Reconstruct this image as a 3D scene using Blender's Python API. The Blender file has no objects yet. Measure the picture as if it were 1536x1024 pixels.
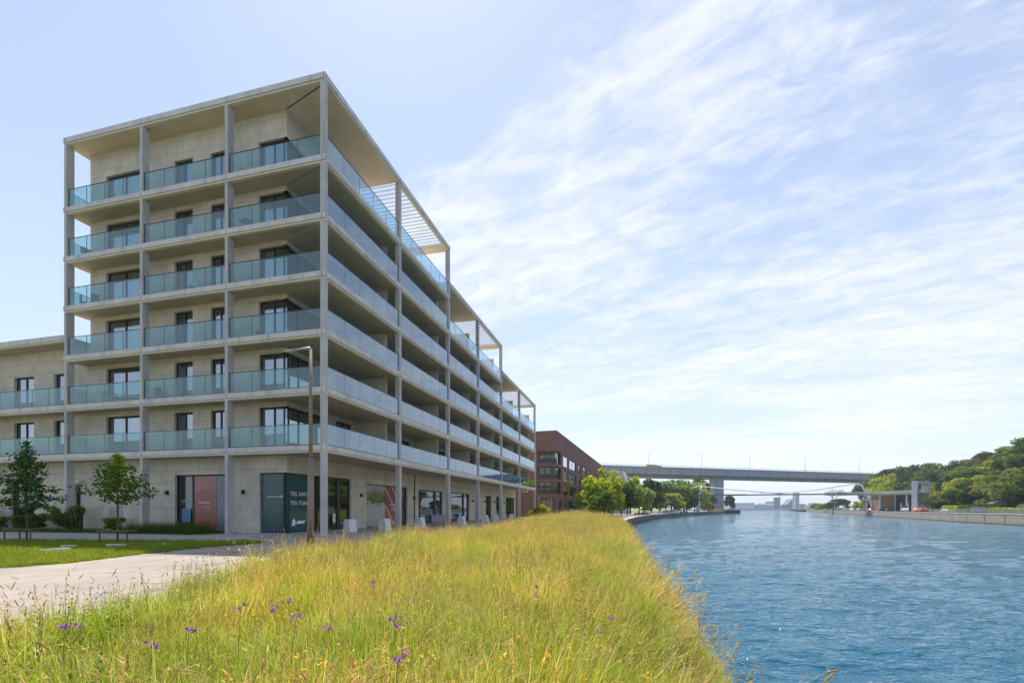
import bpy, bmesh, math, random
import numpy as np
from mathutils import Vector, Matrix
random.seed(7); np.random.seed(7)
SC = bpy.context.scene
COL = SC.collection
R = math.radians
# ------------------------------------------------------------------ camera
F = 728.6; CX = 768.0; HZ = 763.0; EYE = 1.47
cam_d = bpy.data.cameras.new('camera'); cam = bpy.data.objects.new('camera', cam_d); COL.objects.link(cam)
cam.location = (0, 0, EYE); cam.rotation_euler = (R(90), 0, 0)
cam_d.sensor_width = 36; cam_d.sensor_fit = 'HORIZONTAL'; cam_d.lens = 36 * F / 1536
cam_d.shift_y = (HZ - 512) / 1536; cam_d.clip_start = .05; cam_d.clip_end = 9000
SC.camera = cam

def at(u, d, v=None, z=None):
    """world point on the ray of column u at depth d"""
    zz = z if z is not None else EYE + (HZ - v) / F * d
    return Vector(((u - CX) / F * d, d, zz))
def zof(v, d): return EYE + (HZ - v) / F * d

# ------------------------------------------------------------------ materials
def newmat(name):
    m = bpy.data.materials.new(name); m.use_nodes = True
    nt = m.node_tree; nt.nodes.clear()
    out = nt.nodes.new('ShaderNodeOutputMaterial')
    return m, nt, out
def nd(nt, t, **kw):
    n = nt.nodes.new(t)
    for k, v in kw.items():
        if k.startswith('i_'):
            key = k[2:]
            n.inputs[int(key) if key.isdigit() else key.replace('_', ' ')].default_value = v
        else: setattr(n, k, v)
    return n
def lk(nt, a, b): nt.links.new(a, b)
def col4(c): return (c[0], c[1], c[2], 1)
def ramp(nt, fac, stops):
    r = nd(nt, 'ShaderNodeValToRGB'); el = r.color_ramp.elements
    el[0].position = stops[0][0]; el[0].color = col4(stops[0][1])
    el[1].position = stops[-1][0]; el[1].color = col4(stops[-1][1])
    for p, c in stops[1:-1]:
        e = el.new(p); e.color = col4(c)
    lk(nt, fac, r.inputs[0]); return r.outputs[0]
def mixc(nt, fac, a, b, mode='MIX'):
    m = nd(nt, 'ShaderNodeMix', data_type='RGBA', blend_type=mode)
    for sock, v in ((m.inputs[0], fac), (m.inputs[6], a), (m.inputs[7], b)):
        if isinstance(v, bpy.types.NodeSocket): lk(nt, v, sock)
        elif isinstance(v, (int, float)): sock.default_value = v
        else: sock.default_value = col4(v)
    return m.outputs[2]
def math_(nt, op, a, b=None, clamp=False):
    m = nd(nt, 'ShaderNodeMath', operation=op, use_clamp=clamp)
    for i, v in enumerate((a, b)):
        if v is None: continue
        if isinstance(v, bpy.types.NodeSocket): lk(nt, v, m.inputs[i])
        else: m.inputs[i].default_value = v
    return m.outputs[0]
def noise(nt, vec, scale, detail=4, rough=.55, dist=0):
    n = nd(nt, 'ShaderNodeTexNoise', i_Scale=scale, i_Detail=detail, i_Roughness=rough, i_Distortion=dist)
    if vec is not None: lk(nt, vec, n.inputs['Vector'])
    return n
def mapping(nt, vec, scale=(1, 1, 1), rot=(0, 0, 0), loc=(0, 0, 0)):
    m = nd(nt, 'ShaderNodeMapping'); m.inputs['Scale'].default_value = scale
    m.inputs['Rotation'].default_value = rot; m.inputs['Location'].default_value = loc
    lk(nt, vec, m.inputs['Vector']); return m.outputs[0]
def objco(nt): return nd(nt, 'ShaderNodeTexCoord').outputs['Object']
def bump(nt, h, strength=.3, dist=.02):
    b = nd(nt, 'ShaderNodeBump', i_Strength=strength, i_Distance=dist); lk(nt, h, b.inputs['Height']); return b.outputs[0]
def principled(nt, out, base, rough=.7, metal=0, spec=.5, normal=None):
    p = nd(nt, 'ShaderNodeBsdfPrincipled')
    if isinstance(base, bpy.types.NodeSocket): lk(nt, base, p.inputs['Base Color'])
    else: p.inputs['Base Color'].default_value = col4(base)
    if isinstance(rough, bpy.types.NodeSocket): lk(nt, rough, p.inputs['Roughness'])
    else: p.inputs['Roughness'].default_value = rough
    p.inputs['Metallic'].default_value = metal
    p.inputs['Specular IOR Level'].default_value = spec
    if normal is not None: lk(nt, normal, p.inputs['Normal'])
    lk(nt, p.outputs[0], out.inputs[0]); return p

def mat_mottled(name, base, var=.18, scale=1.2, rough=.75, fine=18, spec=.3, bumpy=.15, streak=0.0, metal=0):
    m, nt, out = newmat(name); co = objco(nt)
    n1 = noise(nt, co, scale, 5, .6); n2 = noise(nt, co, fine, 4, .6)
    lo = [c * (1 - var) for c in base]; hi = [min(1, c * (1 + var)) for c in base]
    c = ramp(nt, n1.outputs[0], [(.3, lo), (.7, hi)])
    c = mixc(nt, .25, c, ramp(nt, n2.outputs[0], [(.3, [x * .6 for x in base]), (.7, [min(1, x * 1.3) for x in base])]))
    if streak:
        s = noise(nt, mapping(nt, co, (1.5, 1.5, .16)), 1.0, 7, .72)
        f = ramp(nt, s.outputs[0], [(.50, (0, 0, 0)), (.66, (streak,) * 3)])
        c = mixc(nt, f, c, [x * .42 for x in base])
    principled(nt, out, c, rough, metal, spec, bump(nt, n2.outputs[0], bumpy, .01)); return m

def mat_plain(name, base, rough=.5, metal=0, spec=.4, var=.1):
    return mat_mottled(name, base, var, 3, rough, 30, spec, .04, 0, metal)

def mat_cladding(name, base, w=1.25, h=.78, joint=.012):
    m, nt, out = newmat(name); co = objco(nt)
    sx = nd(nt, 'ShaderNodeSeparateXYZ'); lk(nt, co, sx.inputs[0])
    h_ = math_(nt, 'ADD', sx.outputs[0], sx.outputs[1])
    cb = nd(nt, 'ShaderNodeCombineXYZ'); lk(nt, h_, cb.inputs[0]); lk(nt, sx.outputs[2], cb.inputs[1])
    b = nd(nt, 'ShaderNodeTexBrick', offset=.42, offset_frequency=2)
    lk(nt, cb.outputs[0], b.inputs['Vector'])
    b.inputs['Scale'].default_value = 1; b.inputs['Brick Width'].default_value = w; b.inputs['Row Height'].default_value = h
    b.inputs['Mortar Size'].default_value = joint; b.inputs['Mortar Smooth'].default_value = .2; b.inputs['Bias'].default_value = 0
    b.inputs['Color1'].default_value = col4([x * .95 for x in base]); b.inputs['Color2'].default_value = col4([x * 1.05 for x in base])
    b.inputs['Mortar'].default_value = col4([x * .55 for x in base])
    n = noise(nt, co, .9, 5, .6); n2 = noise(nt, co, 22, 3, .6)
    c = mixc(nt, .5, b.outputs[0], ramp(nt, n.outputs[0], [(.3, (.62, .6, .56)), (.7, (1.2, 1.18, 1.14))]), 'MULTIPLY')
    s = noise(nt, mapping(nt, co, (4, 4, .3)), 1.0, 5, .65)
    f = ramp(nt, s.outputs[0], [(.6, (0, 0, 0)), (.8, (.35,) * 3)])
    c = mixc(nt, f, c, [x * .5 for x in base])
    inv = math_(nt, 'SUBTRACT', 1.0, b.outputs['Fac'])
    principled(nt, out, c, .78, 0, .3, bump(nt, math_(nt, 'ADD', inv, math_(nt, 'MULTIPLY', n2.outputs[0], .15)), .35, .02)); return m

def mat_glass(name, tint, refl=.1, milky=0.0, milkc=(.5, .6, .6), ior=1.5, wav=0.0, gcol=(.86, .94, 1)):
    m, nt, out = newmat(name)
    tr = nd(nt, 'ShaderNodeBsdfTransparent'); tr.inputs[0].default_value = col4(tint)
    gl = nd(nt, 'ShaderNodeBsdfGlossy'); gl.inputs['Roughness'].default_value = .01; gl.inputs[0].default_value = col4(gcol)
    fr = nd(nt, 'ShaderNodeFresnel', i_IOR=ior)
    co = objco(nt)
    if wav:
        b = bump(nt, noise(nt, co, .8, 2, .5).outputs[0], wav, .05); lk(nt, b, gl.inputs['Normal'])
    fac = math_(nt, 'ADD', math_(nt, 'MULTIPLY', fr.outputs[0], 1.0), refl, True)
    base = tr.outputs[0]
    if milky:
        df = nd(nt, 'ShaderNodeBsdfDiffuse'); df.inputs[0].default_value = col4(milkc)
        tl = nd(nt, 'ShaderNodeBsdfTranslucent'); tl.inputs[0].default_value = col4(milkc)
        ad = nd(nt, 'ShaderNodeMixShader', i_0=.5); lk(nt, df.outputs[0], ad.inputs[1]); lk(nt, tl.outputs[0], ad.inputs[2])
        mx = nd(nt, 'ShaderNodeMixShader'); n = noise(nt, co, 1.1, 4, .6)
        lk(nt, ramp(nt, n.outputs[0], [(.3, (milky * .7,) * 3), (.7, (milky * 1.3,) * 3)]), mx.inputs[0])
        lk(nt, base, mx.inputs[1]); lk(nt, ad.outputs[0], mx.inputs[2]); base = mx.outputs[0]
    mx = nd(nt, 'ShaderNodeMixShader'); lk(nt, fac, mx.inputs[0]); lk(nt, base, mx.inputs[1]); lk(nt, gl.outputs[0], mx.inputs[2])
    lk(nt, mx.outputs[0], out.inputs[0]); return m

def mat_leaf(name, trans=.45, sheen=.25, posvar=0.0, gain=1.0):
    """leaf or blade colour comes from the mesh's own per-leaf colour attribute"""
    m, nt, out = newmat(name)
    at_ = nd(nt, 'ShaderNodeAttribute', attribute_name='col')
    c = at_.outputs['Color']
    oi = nd(nt, 'ShaderNodeObjectInfo')
    hs = nd(nt, 'ShaderNodeHueSaturation'); lk(nt, c, hs.inputs['Color'])
    lk(nt, math_(nt, 'ADD', .485, math_(nt, 'MULTIPLY', oi.outputs['Random'], .03)), hs.inputs['Hue'])
    lk(nt, math_(nt, 'ADD', gain * .8, math_(nt, 'MULTIPLY', oi.outputs['Random'], .4 * gain)), hs.inputs['Value'])
    c = hs.outputs[0]
    if posvar:
        g = nd(nt, 'ShaderNodeNewGeometry')
        n = noise(nt, g.outputs['Position'], .45, 4, .6)
        c = mixc(nt, posvar, c, ramp(nt, n.outputs[0], [(.32, (.70, .95, .55)), (.5, (1, 1, 1)), (.68, (1.32, 1.2, 1.05))]), 'MULTIPLY')
    df = nd(nt, 'ShaderNodeBsdfDiffuse'); lk(nt, c, df.inputs[0])
    tl = nd(nt, 'ShaderNodeBsdfTranslucent'); lk(nt, mixc(nt, .6, c, (1.25, 1.15, .45), 'MULTIPLY'), tl.inputs[0])
    mx = nd(nt, 'ShaderNodeMixShader', i_0=trans); lk(nt, df.outputs[0], mx.inputs[1]); lk(nt, tl.outputs[0], mx.inputs[2])
    gl = nd(nt, 'ShaderNodeBsdfGlossy'); gl.inputs['Roughness'].default_value = .45; gl.inputs[0].default_value = (.9, .95, 1, 1)
    fr = nd(nt, 'ShaderNodeFresnel', i_IOR=1.4)
    m2 = nd(nt, 'ShaderNodeMixShader'); lk(nt, math_(nt, 'MULTIPLY', fr.outputs[0], sheen), m2.inputs[0])
    lk(nt, mx.outputs[0], m2.inputs[1]); lk(nt, gl.outputs[0], m2.inputs[2]); lk(nt, m2.outputs[0], out.inputs[0]); return m

M = {}
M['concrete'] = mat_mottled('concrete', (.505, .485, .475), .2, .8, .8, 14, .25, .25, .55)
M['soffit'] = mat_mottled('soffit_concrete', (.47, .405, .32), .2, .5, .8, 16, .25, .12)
M['fascia'] = mat_mottled('fascia_concrete_skylit', (.61, .585, .57), .16, .7, .8, 12, .25, .2, .42)  # concrete lightened for the slab edges; skylight put into the colour
M['soffit_bounce'] = mat_mottled('roof_soffit_bounce_tone', (.66, .55, .415), .14, .5, .8, 16, .25, .12)  # lighter copy of the soffit; warm bounce light put into the colour
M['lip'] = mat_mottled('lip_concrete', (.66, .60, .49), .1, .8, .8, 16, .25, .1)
M['cladding'] = mat_cladding('stone_cladding', (.62, .565, .49))
M['dark'] = mat_plain('dark_metal', (.022, .020, .019), .45)
M['joint'] = mat_plain('joint_sealant', (.07, .08, .10), .8)
M['rail'] = mat_plain('rail_metal', (.05, .055, .06), .4, .3)
M['glass'] = mat_glass('balcony_glass', (.40, .66, .66), .10, .04, (.42, .60, .60), 1.5, gcol=(.78, .93, .94))
M['glass_r'] = mat_glass('canal_side_glass_sky_tint', (.36, .60, .68), .22, .0, (.42, .58, .60), 1.5, gcol=(.74, .87, 1))  # bluer copy of the balcony glass; sky reflection put into its tint
M['pane'] = mat_glass('window_glass', (.62, .72, .74), .34, 0, ior=1.55, wav=.03)
M['shop'] = mat_glass('shop_glass', (.58, .72, .68), .10, 0, ior=1.55, wav=.03)
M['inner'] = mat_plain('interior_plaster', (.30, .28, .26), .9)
M['curtain'] = mat_mottled('curtain_cloth', (.55, .58, .56), .1, 4, .9, 20, .1, .1)
M['lamp'] = mat_plain('galvanised', (.42, .43, .45), .42, .7)
M['pole'] = mat_mottled('weathered_pole', (.23, .185, .15), .2, 2, .6, 20, .3, .2, .3)
M['white'] = mat_mottled('white_concrete', (.66, .66, .66), .08, 2, .7, 25, .3, .1)
M['whitep'] = mat_plain('white_paint', (.78, .79, .80), .4)
M['wood'] = mat_mottled('weathered_wood', (.17, .12, .075), .25, 3, .8, 20, .2, .3)
M['bark'] = mat_mottled('bark', (.12, .09, .06), .3, 5, .9, 20, .2, .5)
M['brown'] = None
M['leaf'] = mat_leaf('leaf', .5, .0, 0, 1.35)
M['grass'] = mat_leaf('grass_blade', .5, .03, .85, 1.28)
M['lawn'] = mat_leaf('lawn_blade', .45, .03, .5, 1.0)
M['tarp'] = mat_plain('navy_cover', (.03, .045, .09), .5)
M['tyre'] = mat_plain('tyre_rubber', (.02, .02, .02), .8)
M['carglass'] = mat_plain('car_glass', (.015, .02, .025), .06, 0, .8)
for nm, c in dict(red=(.28, .03, .03), navy=(.02, .03, .07), silver=(.45, .47, .5), white_car=(.75, .76, .78), grey=(.12, .14, .16),
                  rose=(.55, .22, .28), black=(.015, .015, .017), orange=(.75, .22, .02), yellow=(.75, .45, .04), blue=(.05, .12, .3)).items():
    M[nm] = mat_plain(nm + '_paint', c, .25, 0, .6, .03)

# ------------------------------------------------------------------ mesh builder
class MB:
    def __init__(s): s.v = []; s.f = []; s.mi = []; s.mats = []; s.cur = 0; s.c = []
    def use(s, mat):
        if mat not in s.mats: s.mats.append(mat)
        s.cur = s.mats.index(mat); return s
    def face(s, pts):
        n = len(s.v); s.v += [tuple(p) for p in pts]; s.f.append(tuple(range(n, n + len(pts)))); s.mi.append(s.cur); return s
    def box(s, x0, x1, y0, y1, z0, z1):
        if x0 > x1: x0, x1 = x1, x0
        if y0 > y1: y0, y1 = y1, y0
        n = len(s.v)
        s.v += [(x0, y0, z0), (x1, y0, z0), (x1, y1, z0), (x0, y1, z0), (x0, y0, z1), (x1, y0, z1), (x1, y1, z1), (x0, y1, z1)]
        for q in ((3, 2, 1, 0), (4, 5, 6, 7), (0, 1, 5, 4), (1, 2, 6, 5), (2, 3, 7, 6), (3, 0, 4, 7)):
            s.f.append(tuple(n + i for i in q)); s.mi.append(s.cur)
        return s
    def prism(s, poly, axis, a, b):
        """polygon (2D) swept along axis from a to b"""
        def P(p, t):
            return {'x': (t, p[0], p[1]), 'y': (p[0], t, p[1]), 'z': (p[0], p[1], t)}[axis]
        n = len(s.v); k = len(poly)
        s.v += [P(p, a) for p in poly] + [P(p, b) for p in poly]
        s.f.append(tuple(n + i for i in range(k))); s.mi.append(s.cur)
        s.f.append(tuple(n + k + i for i in reversed(range(k)))); s.mi.append(s.cur)
        for i in range(k):
            j = (i + 1) % k; s.f.append((n + i, n + k + i, n + k + j, n + j)); s.mi.append(s.cur)
        return s
    def tube(s, pts, r, seg=8, cap=True):
        pts = [Vector(p) for p in pts]; rs = r if isinstance(r, (list, tuple)) else [r] * len(pts)
        n0 = len(s.v); up = None
        for i, p in enumerate(pts):
            d = (pts[min(i + 1, len(pts) - 1)] - pts[max(i - 1, 0)])
            if d.length < 1e-9: d = Vector((0, 0, 1))
            d.normalize()
            a = d.cross(Vector((0, 0, 1)) if abs(d.z) < .9 else Vector((1, 0, 0))); a.normalize()
            if up is not None and a.dot(up) < 0: a = -a
            up = a; b = d.cross(a)
            for k in range(seg):
                t = 2 * math.pi * k / seg; s.v.append(tuple(p + (a * math.cos(t) + b * math.sin(t)) * rs[i]))
        for i in range(len(pts) - 1):
            for k in range(seg):
                j = (k + 1) % seg; o = n0 + i * seg
                s.f.append((o + k, o + j, o + seg + j, o + seg + k)); s.mi.append(s.cur)
        if cap:
            s.f.append(tuple(n0 + k for k in reversed(range(seg)))); s.mi.append(s.cur)
            o = n0 + (len(pts) - 1) * seg; s.f.append(tuple(o + k for k in range(seg))); s.mi.append(s.cur)
        return s
    def lathe(s, prof, c=(0, 0, 0), seg=12):
        n0 = len(s.v)
        for (r, z) in prof:
            for k in range(seg):
                t = 2 * math.pi * k / seg; s.v.append((c[0] + r * math.cos(t), c[1] + r * math.sin(t), c[2] + z))
        for i in range(len(prof) - 1):
            for k in range(seg):
                j = (k + 1) % seg; o = n0 + i * seg; s.f.append((o + k, o + j, o + seg + j, o + seg + k)); s.mi.append(s.cur)
        return s
    def build(s, name, mat=None, parent=None, bevel=0, smooth=False, recalc=False):
        me = bpy.data.meshes.new(name); me.from_pydata(s.v, [], s.f)
        mats = s.mats if s.mats else [mat]
        for m in mats: me.materials.append(m)
        if s.mats: me.polygons.foreach_set('material_index', s.mi)
        if recalc or bevel:
            bm = bmesh.new(); bm.from_mesh(me)
            bmesh.ops.recalc_face_normals(bm, faces=bm.faces)
            if bevel: bmesh.ops.bevel(bm, geom=bm.edges[:], offset=bevel, segments=2, affect='EDGES', clamp_overlap=True)
            bm.to_mesh(me); bm.free()
        if smooth: me.polygons.foreach_set('use_smooth', [True] * len(me.polygons))
        o = bpy.data.objects.new(name, me); COL.objects.link(o)
        if parent is not None: o.parent = parent
        return o

def tag(o, label=None, cat=None, group=None, kind=None):
    if label: o['label'] = label
    if cat: o['category'] = cat
    if group: o['group'] = group
    if kind: o['kind'] = kind
    return o
def empty(name, loc, rz=0, label=None, cat=None, group=None):
    o = bpy.data.objects.new(name, None); COL.objects.link(o); o.location = loc; o.rotation_euler = (0, 0, rz)
    o.empty_display_size = .5
    return tag(o, label, cat, group)
def copy_tree(o, parent=None):
    c = o.copy(); COL.objects.link(c)
    if parent is not None: c.parent = parent
    for ch in list(o.children): copy_tree(ch, c)
    return c
def text_mesh(txt, size, mat, ext=.002):
    cu = bpy.data.curves.new('lettering', 'FONT'); cu.body = txt; cu.size = size; cu.extrude = ext; cu.align_x = 'LEFT'
    cu.resolution_u = 3
    o = bpy.data.objects.new('lettering', cu); COL.objects.link(o)
    dg = bpy.context.evaluated_depsgraph_get(); dg.update()
    me = bpy.data.meshes.new_from_object(o.evaluated_get(dg)); bpy.data.objects.remove(o); bpy.data.curves.remove(cu)
    me.materials.clear(); me.materials.append(mat); me.name = 'lettering'
    return me

# ------------------------------------------------------------------ sun and sky
SHD = Vector((3.2, -12.05)); ROOF_H = 25.7
ELEV = math.atan2(ROOF_H, SHD.length)
to_sun = Vector((-SHD.x, -SHD.y, ROOF_H)).normalized()
sd = bpy.data.lights.new('sun', 'SUN'); sd.energy = 4.0; sd.angle = R(.6); sd.color = (1, .955, .88)
sun = bpy.data.objects.new('sun', sd); COL.objects.link(sun); sun.location = (-40, 80, 120)
sun.rotation_euler = to_sun.to_track_quat('Z', 'Y').to_euler()
W = bpy.data.worlds.new('World'); SC.world = W; W.use_nodes = True
nt = W.node_tree; nt.nodes.clear()
wo = nd(nt, 'ShaderNodeOutputWorld'); bg = nd(nt, 'ShaderNodeBackground'); bg.inputs[1].default_value = .115
sky = nd(nt, 'ShaderNodeTexSky', sky_type='NISHITA'); sky.sun_disc = False
sky.sun_elevation = ELEV; sky.sun_rotation = math.atan2(to_sun.x, to_sun.y)
sky.air_density = 1.0; sky.dust_density = .6; sky.ozone_density = 2.0; sky.altitude = 50
tc = nd(nt, 'ShaderNodeTexCoord'); gen = tc.outputs['Generated']
sep = nd(nt, 'ShaderNodeSeparateXYZ'); lk(nt, gen, sep.inputs[0])
zc = math_(nt, 'ADD', math_(nt, 'MAXIMUM', sep.outputs[2], 0.0), .10)
px = math_(nt, 'DIVIDE', sep.outputs[0], zc); py = math_(nt, 'DIVIDE', sep.outputs[1], zc)
cb = nd(nt, 'ShaderNodeCombineXYZ'); lk(nt, px, cb.inputs[0]); lk(nt, py, cb.inputs[1])
pl = cb.outputs[0]
warp = noise(nt, pl, 1.1, 3, .5)
pw = nd(nt, 'ShaderNodeVectorMath', operation='ADD'); lk(nt, pl, pw.inputs[0])
wsc = nd(nt, 'ShaderNodeVectorMath', operation='SCALE'); lk(nt, warp.outputs['Color'], wsc.inputs[0]); wsc.inputs['Scale'].default_value = .34
lk(nt, wsc.outputs[0], pw.inputs[1])
streak = noise(nt, mapping(nt, mapping(nt, pw.outputs[0], (1, 1, 1), (0, 0, R(32))), (.62, 2.2, 1)), 1.0, 9, .60, .2)
puff = noise(nt, mapping(nt, mapping(nt, pl, (1, 1, 1), (0, 0, R(32))), (3.0, 5.4, 1)), 2.2, 9, .68, .6)
big = noise(nt, mapping(nt, pl, (.55, .8, 1), (0, 0, 0), (2.3, .7, 0)), 1.0, 3, .5)
cl = math_(nt, 'ADD', math_(nt, 'MULTIPLY', streak.outputs[0], .55), math_(nt, 'MULTIPLY', puff.outputs[0], .45))
cl = math_(nt, 'ADD', cl, math_(nt, 'MULTIPLY', math_(nt, 'SUBTRACT', big.outputs[0], .5), .35))
# the cirrus bank lies over the water side: thins out to the left of it
reg = nd(nt, 'ShaderNodeMapRange', interpolation_type='SMOOTHSTEP'); lk(nt, math_(nt, 'ADD', math_(nt, 'ADD', px, math_(nt, 'MULTIPLY', py, 1.1)), math_(nt, 'MULTIPLY', math_(nt, 'SUBTRACT', warp.outputs[0], .5), .7)), reg.inputs[0])
reg.inputs[1].default_value = .82; reg.inputs[2].default_value = 1.32; reg.inputs[3].default_value = -.26; reg.inputs[4].default_value = -.012
cl = math_(nt, 'ADD', cl, reg.outputs[0])
cm = nd(nt, 'ShaderNodeMapRange', interpolation_type='SMOOTHSTEP'); lk(nt, cl, cm.inputs[0])
cm.inputs[1].default_value = .36; cm.inputs[2].default_value = .66; cm.inputs[3].default_value = 0; cm.inputs[4].default_value = .84
# thin high haze veil that whitens towards the horizon
hz = nd(nt, 'ShaderNodeMapRange', interpolation_type='SMOOTHSTEP'); lk(nt, sep.outputs[2], hz.inputs[0])
hz.inputs[1].default_value = 0; hz.inputs[2].default_value = .75; hz.inputs[3].default_value = .62; hz.inputs[4].default_value = .24
VEIL = (4.7, 5.1, 5.95); CLOUD = (5.85, 5.85, 6.15)
skyc = mixc(nt, hz.outputs[0], sky.outputs[0], VEIL)
skyc = mixc(nt, cm.outputs[0], skyc, CLOUD)
lk(nt, skyc, bg.inputs[0]); lk(nt, bg.outputs[0], wo.inputs[0])
SC.view_settings.view_transform = 'Standard'; SC.view_settings.look = 'None'; SC.view_settings.gamma = 1; SC.view_settings.exposure = .70
SC.cycles.use_denoising = True
SC.cycles.max_bounces = 8; SC.cycles.transparent_max_bounces = 16; SC.cycles.volume_bounces = 0
SC.cycles.sample_clamp_indirect = 8
# ------------------------------------------------------------------ apartment building (local frame: x right along the short face, y along the long face)
ANG = -R(14.394); CORNER = (-10.374, 26.9, 0)
apt = empty('apartment_building', CORNER, ANG,
            'long concrete frame apartment building with stepped roof and glass balconies beside the promenade', 'building')
LV = [0] + [5.05 + 3.22 * i for i in range(6)]            # floor levels, ground floor first
RIGHT = [0.31, 9.12, 18.71, 27.39, 36.79, 46.84, 58.13]    # far edges of the columns on the long face
LEFT = [-19.55, -13.19, -6.76]                             # left edges of the columns on the short face
WX, WY = -3.54, 1.32                                       # set back wall planes
XL = -19.6
BL = [(0.0, 18.71, 6), (18.71, 36.79, 5), (36.79, 58.13, 4)]   # y from, y to, top floor
TOPH = 4.55
WINGX, WINGROOF = -46.0, 12.85

def edge_front(mb, x0, x1, L, th=.30, y=0):
    mb.use(M['fascia']).box(x0, x1, y, y + .28, L - th, L)
    mb.use(M['lip']).box(x0, x1, y + .07, y + .28, L - th - .11, L - th)
def edge_right(mb, y0, y1, L, th=.30):
    mb.use(M['fascia']).box(-.28, 0, y0, y1, L - th, L)
    mb.use(M['lip']).box(-.28, -.07, y0, y1, L - th - .11, L - th)
def joints_right(mb, ys, L, th=.30):
    mb.use(M['joint'])
    for y in ys: mb.box(-.02, .003, y - .17, y - .145, L - th + .002, L + .003)
def joints_left(mb, xs, L, th=.30):
    mb.use(M['joint'])
    for x in xs: mb.box(x + .1, x + .125, -.003, .02, L - th + .002, L + .003)

for i in range(1, 7):
    L = LV[i]; yend = max(b[1] for b in BL if b[2] >= i)
    mb = MB()
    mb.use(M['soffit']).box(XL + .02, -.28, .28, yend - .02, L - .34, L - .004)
    edge_front(mb, XL, 0, L); edge_right(mb, .28, yend, L)
    mb.use(M['concrete']).box(XL, XL + .2, .28, yend - .3, L - .30, L + .002)
    mb.use(M['concrete']).box(XL + .2, -.28, yend - .019, yend, L - .30, L + .001)
    joints_left(mb, LEFT + [-.32], L); joints_right(mb, [y for y in RIGHT if y <= yend + .1], L)
    # drip joint under the corner
    j = Vector((WX, WY)) ; 
    mb.use(M['joint'] if i in (6,) else M['lip'])
    mb.face([(-.36, .33, L - .344), (-.33, .36, L - .344), (WX + .02, WY - .0, L - .344), (WX - .01, WY - .03, L - .344)])
    mb.build('floor_slab', None, apt)
# roofs of the three steps: first bay solid, second bay an open pergola
for bi, (y0, y1, top) in enumerate(BL):
    Z = LV[top] + TOPH; ym = RIGHT[2 * bi + 1] - .25
    ys = y0 + (.28 if bi == 0 else .0)
    mb = MB()
    mb.use(M['soffit_bounce']).box(XL + .02, -.28, ys, ym, Z - .36, Z - .004)
    mb.use(M['concrete'])
    if bi == 0: edge_front(mb, XL, 0, Z, .32)
    else: mb.box(XL, -.28, y0 - .15, ys, Z - .36, Z)
    edge_right(mb, ys if bi == 0 else y0 - .15, y1, Z, .32)
    mb.use(M['concrete']).box(XL, XL + .25, ys, y1, Z - .32, Z + .002)
    mb.use(M['soffit_bounce']).box(XL + .25, -.28, y1 - .95, y1, Z - .36, Z - .002)
    joints_right(mb, [y for y in RIGHT if y0 - .1 <= y <= y1 + .1 or (bi == 0 and y < 1)], Z, .32)
    if bi == 0:
        joints_left(mb, LEFT + [-.2], Z, .32)
        mb.use(M['joint']); mb.face([(-.36, .30, Z - .364), (-.30, .36, Z - .364), (WX + .03, WY, Z - .364), (WX - .03, WY - .06, Z - .364)])
    mb.build('roof_slab', None, apt)
    mb = MB().use(M['whitep'] if bi != 9 else M['lip'])
    n = 19; a0 = ym + .12; a1 = y1 - 1.0
    for k in range(n):
        y = a0 + (a1 - a0) * (k + .5) / n
        mb.box(XL + .3, -.29, y - .03, y + .03, Z - .27, Z - .20)
    for x in (-6.5, -13.0): mb.box(x, x + .1, ym + .003, y1 - .96, Z - .14, Z - .04)
    mb.build('pergola', None, apt)
# wing slabs
for L in LV[1:3]:
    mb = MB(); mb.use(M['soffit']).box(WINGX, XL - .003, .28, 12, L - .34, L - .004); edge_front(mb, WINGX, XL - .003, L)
    joints_left(mb, [-29.0], L); mb.build('floor_slab', None, apt)
mb = MB(); mb.use(M['soffit']).box(WINGX, XL - .003, .28, 12, WINGROOF - .36, WINGROOF - .004); edge_front(mb, WINGX, XL - .003, WINGROOF, .32)
mb.build('roof_slab', None, apt)

# columns
def column(mb, kind, p, z0, z1):
    if kind == 'L':                      # slender fin with a groove behind its face
        mb.box(p, p + .20, .022, .17, z0, z1); mb.box(p + .02, p + .185, .17, .20, z0, z1); mb.box(p, p + .20, .20, .50, z0, z1)
    elif kind == 'C':
        c = .04
        mb.prism([(-.31, .03), (-.03 - c, .03), (-.03, .03 + c), (-.03, .33), (-.31, .33)], 'z', z0, z1)
    else:
        mb.box(-.17, -.022, p - .31, p - .0, z0, z1); mb.box(-.20, -.17, p - .295, p - .02, z0, z1); mb.box(-.36, -.20, p - .31, p, z0, z1)
def storeys(top, Z):
    b = [0] + LV[1:top + 1] + [Z]
    return [(b[k] + (.002 if k else -.1), b[k + 1] - .41) for k in range(len(b) - 1)]
for x in LEFT:
    mb = MB().use(M['concrete'])
    for z0, z1 in storeys(6, LV[6] + TOPH): column(mb, 'L', x, z0, z1)
    mb.build('column', None, apt)
mb = MB().use(M['concrete'])
for z0, z1 in storeys(6, LV[6] + TOPH): column(mb, 'C', 0, z0, z1)
mb.build('column', None, apt)
for k, y in enumerate(RIGHT[1:], 1):
    top = 6 if k <= 2 else 5 if k <= 4 else 4
    mb = MB().use(M['concrete'])
    for z0, z1 in storeys(top, LV[top] + TOPH): column(mb, 'R', y, z0, z1)
    mb.build('column', None, apt)
for x in (-29.0, -38.0):
    mb = MB().use(M['concrete'])
    for z0, z1 in storeys(2, WINGROOF): column(mb, 'L', x, z0, z1)
    mb.build('column', None, apt)

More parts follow.
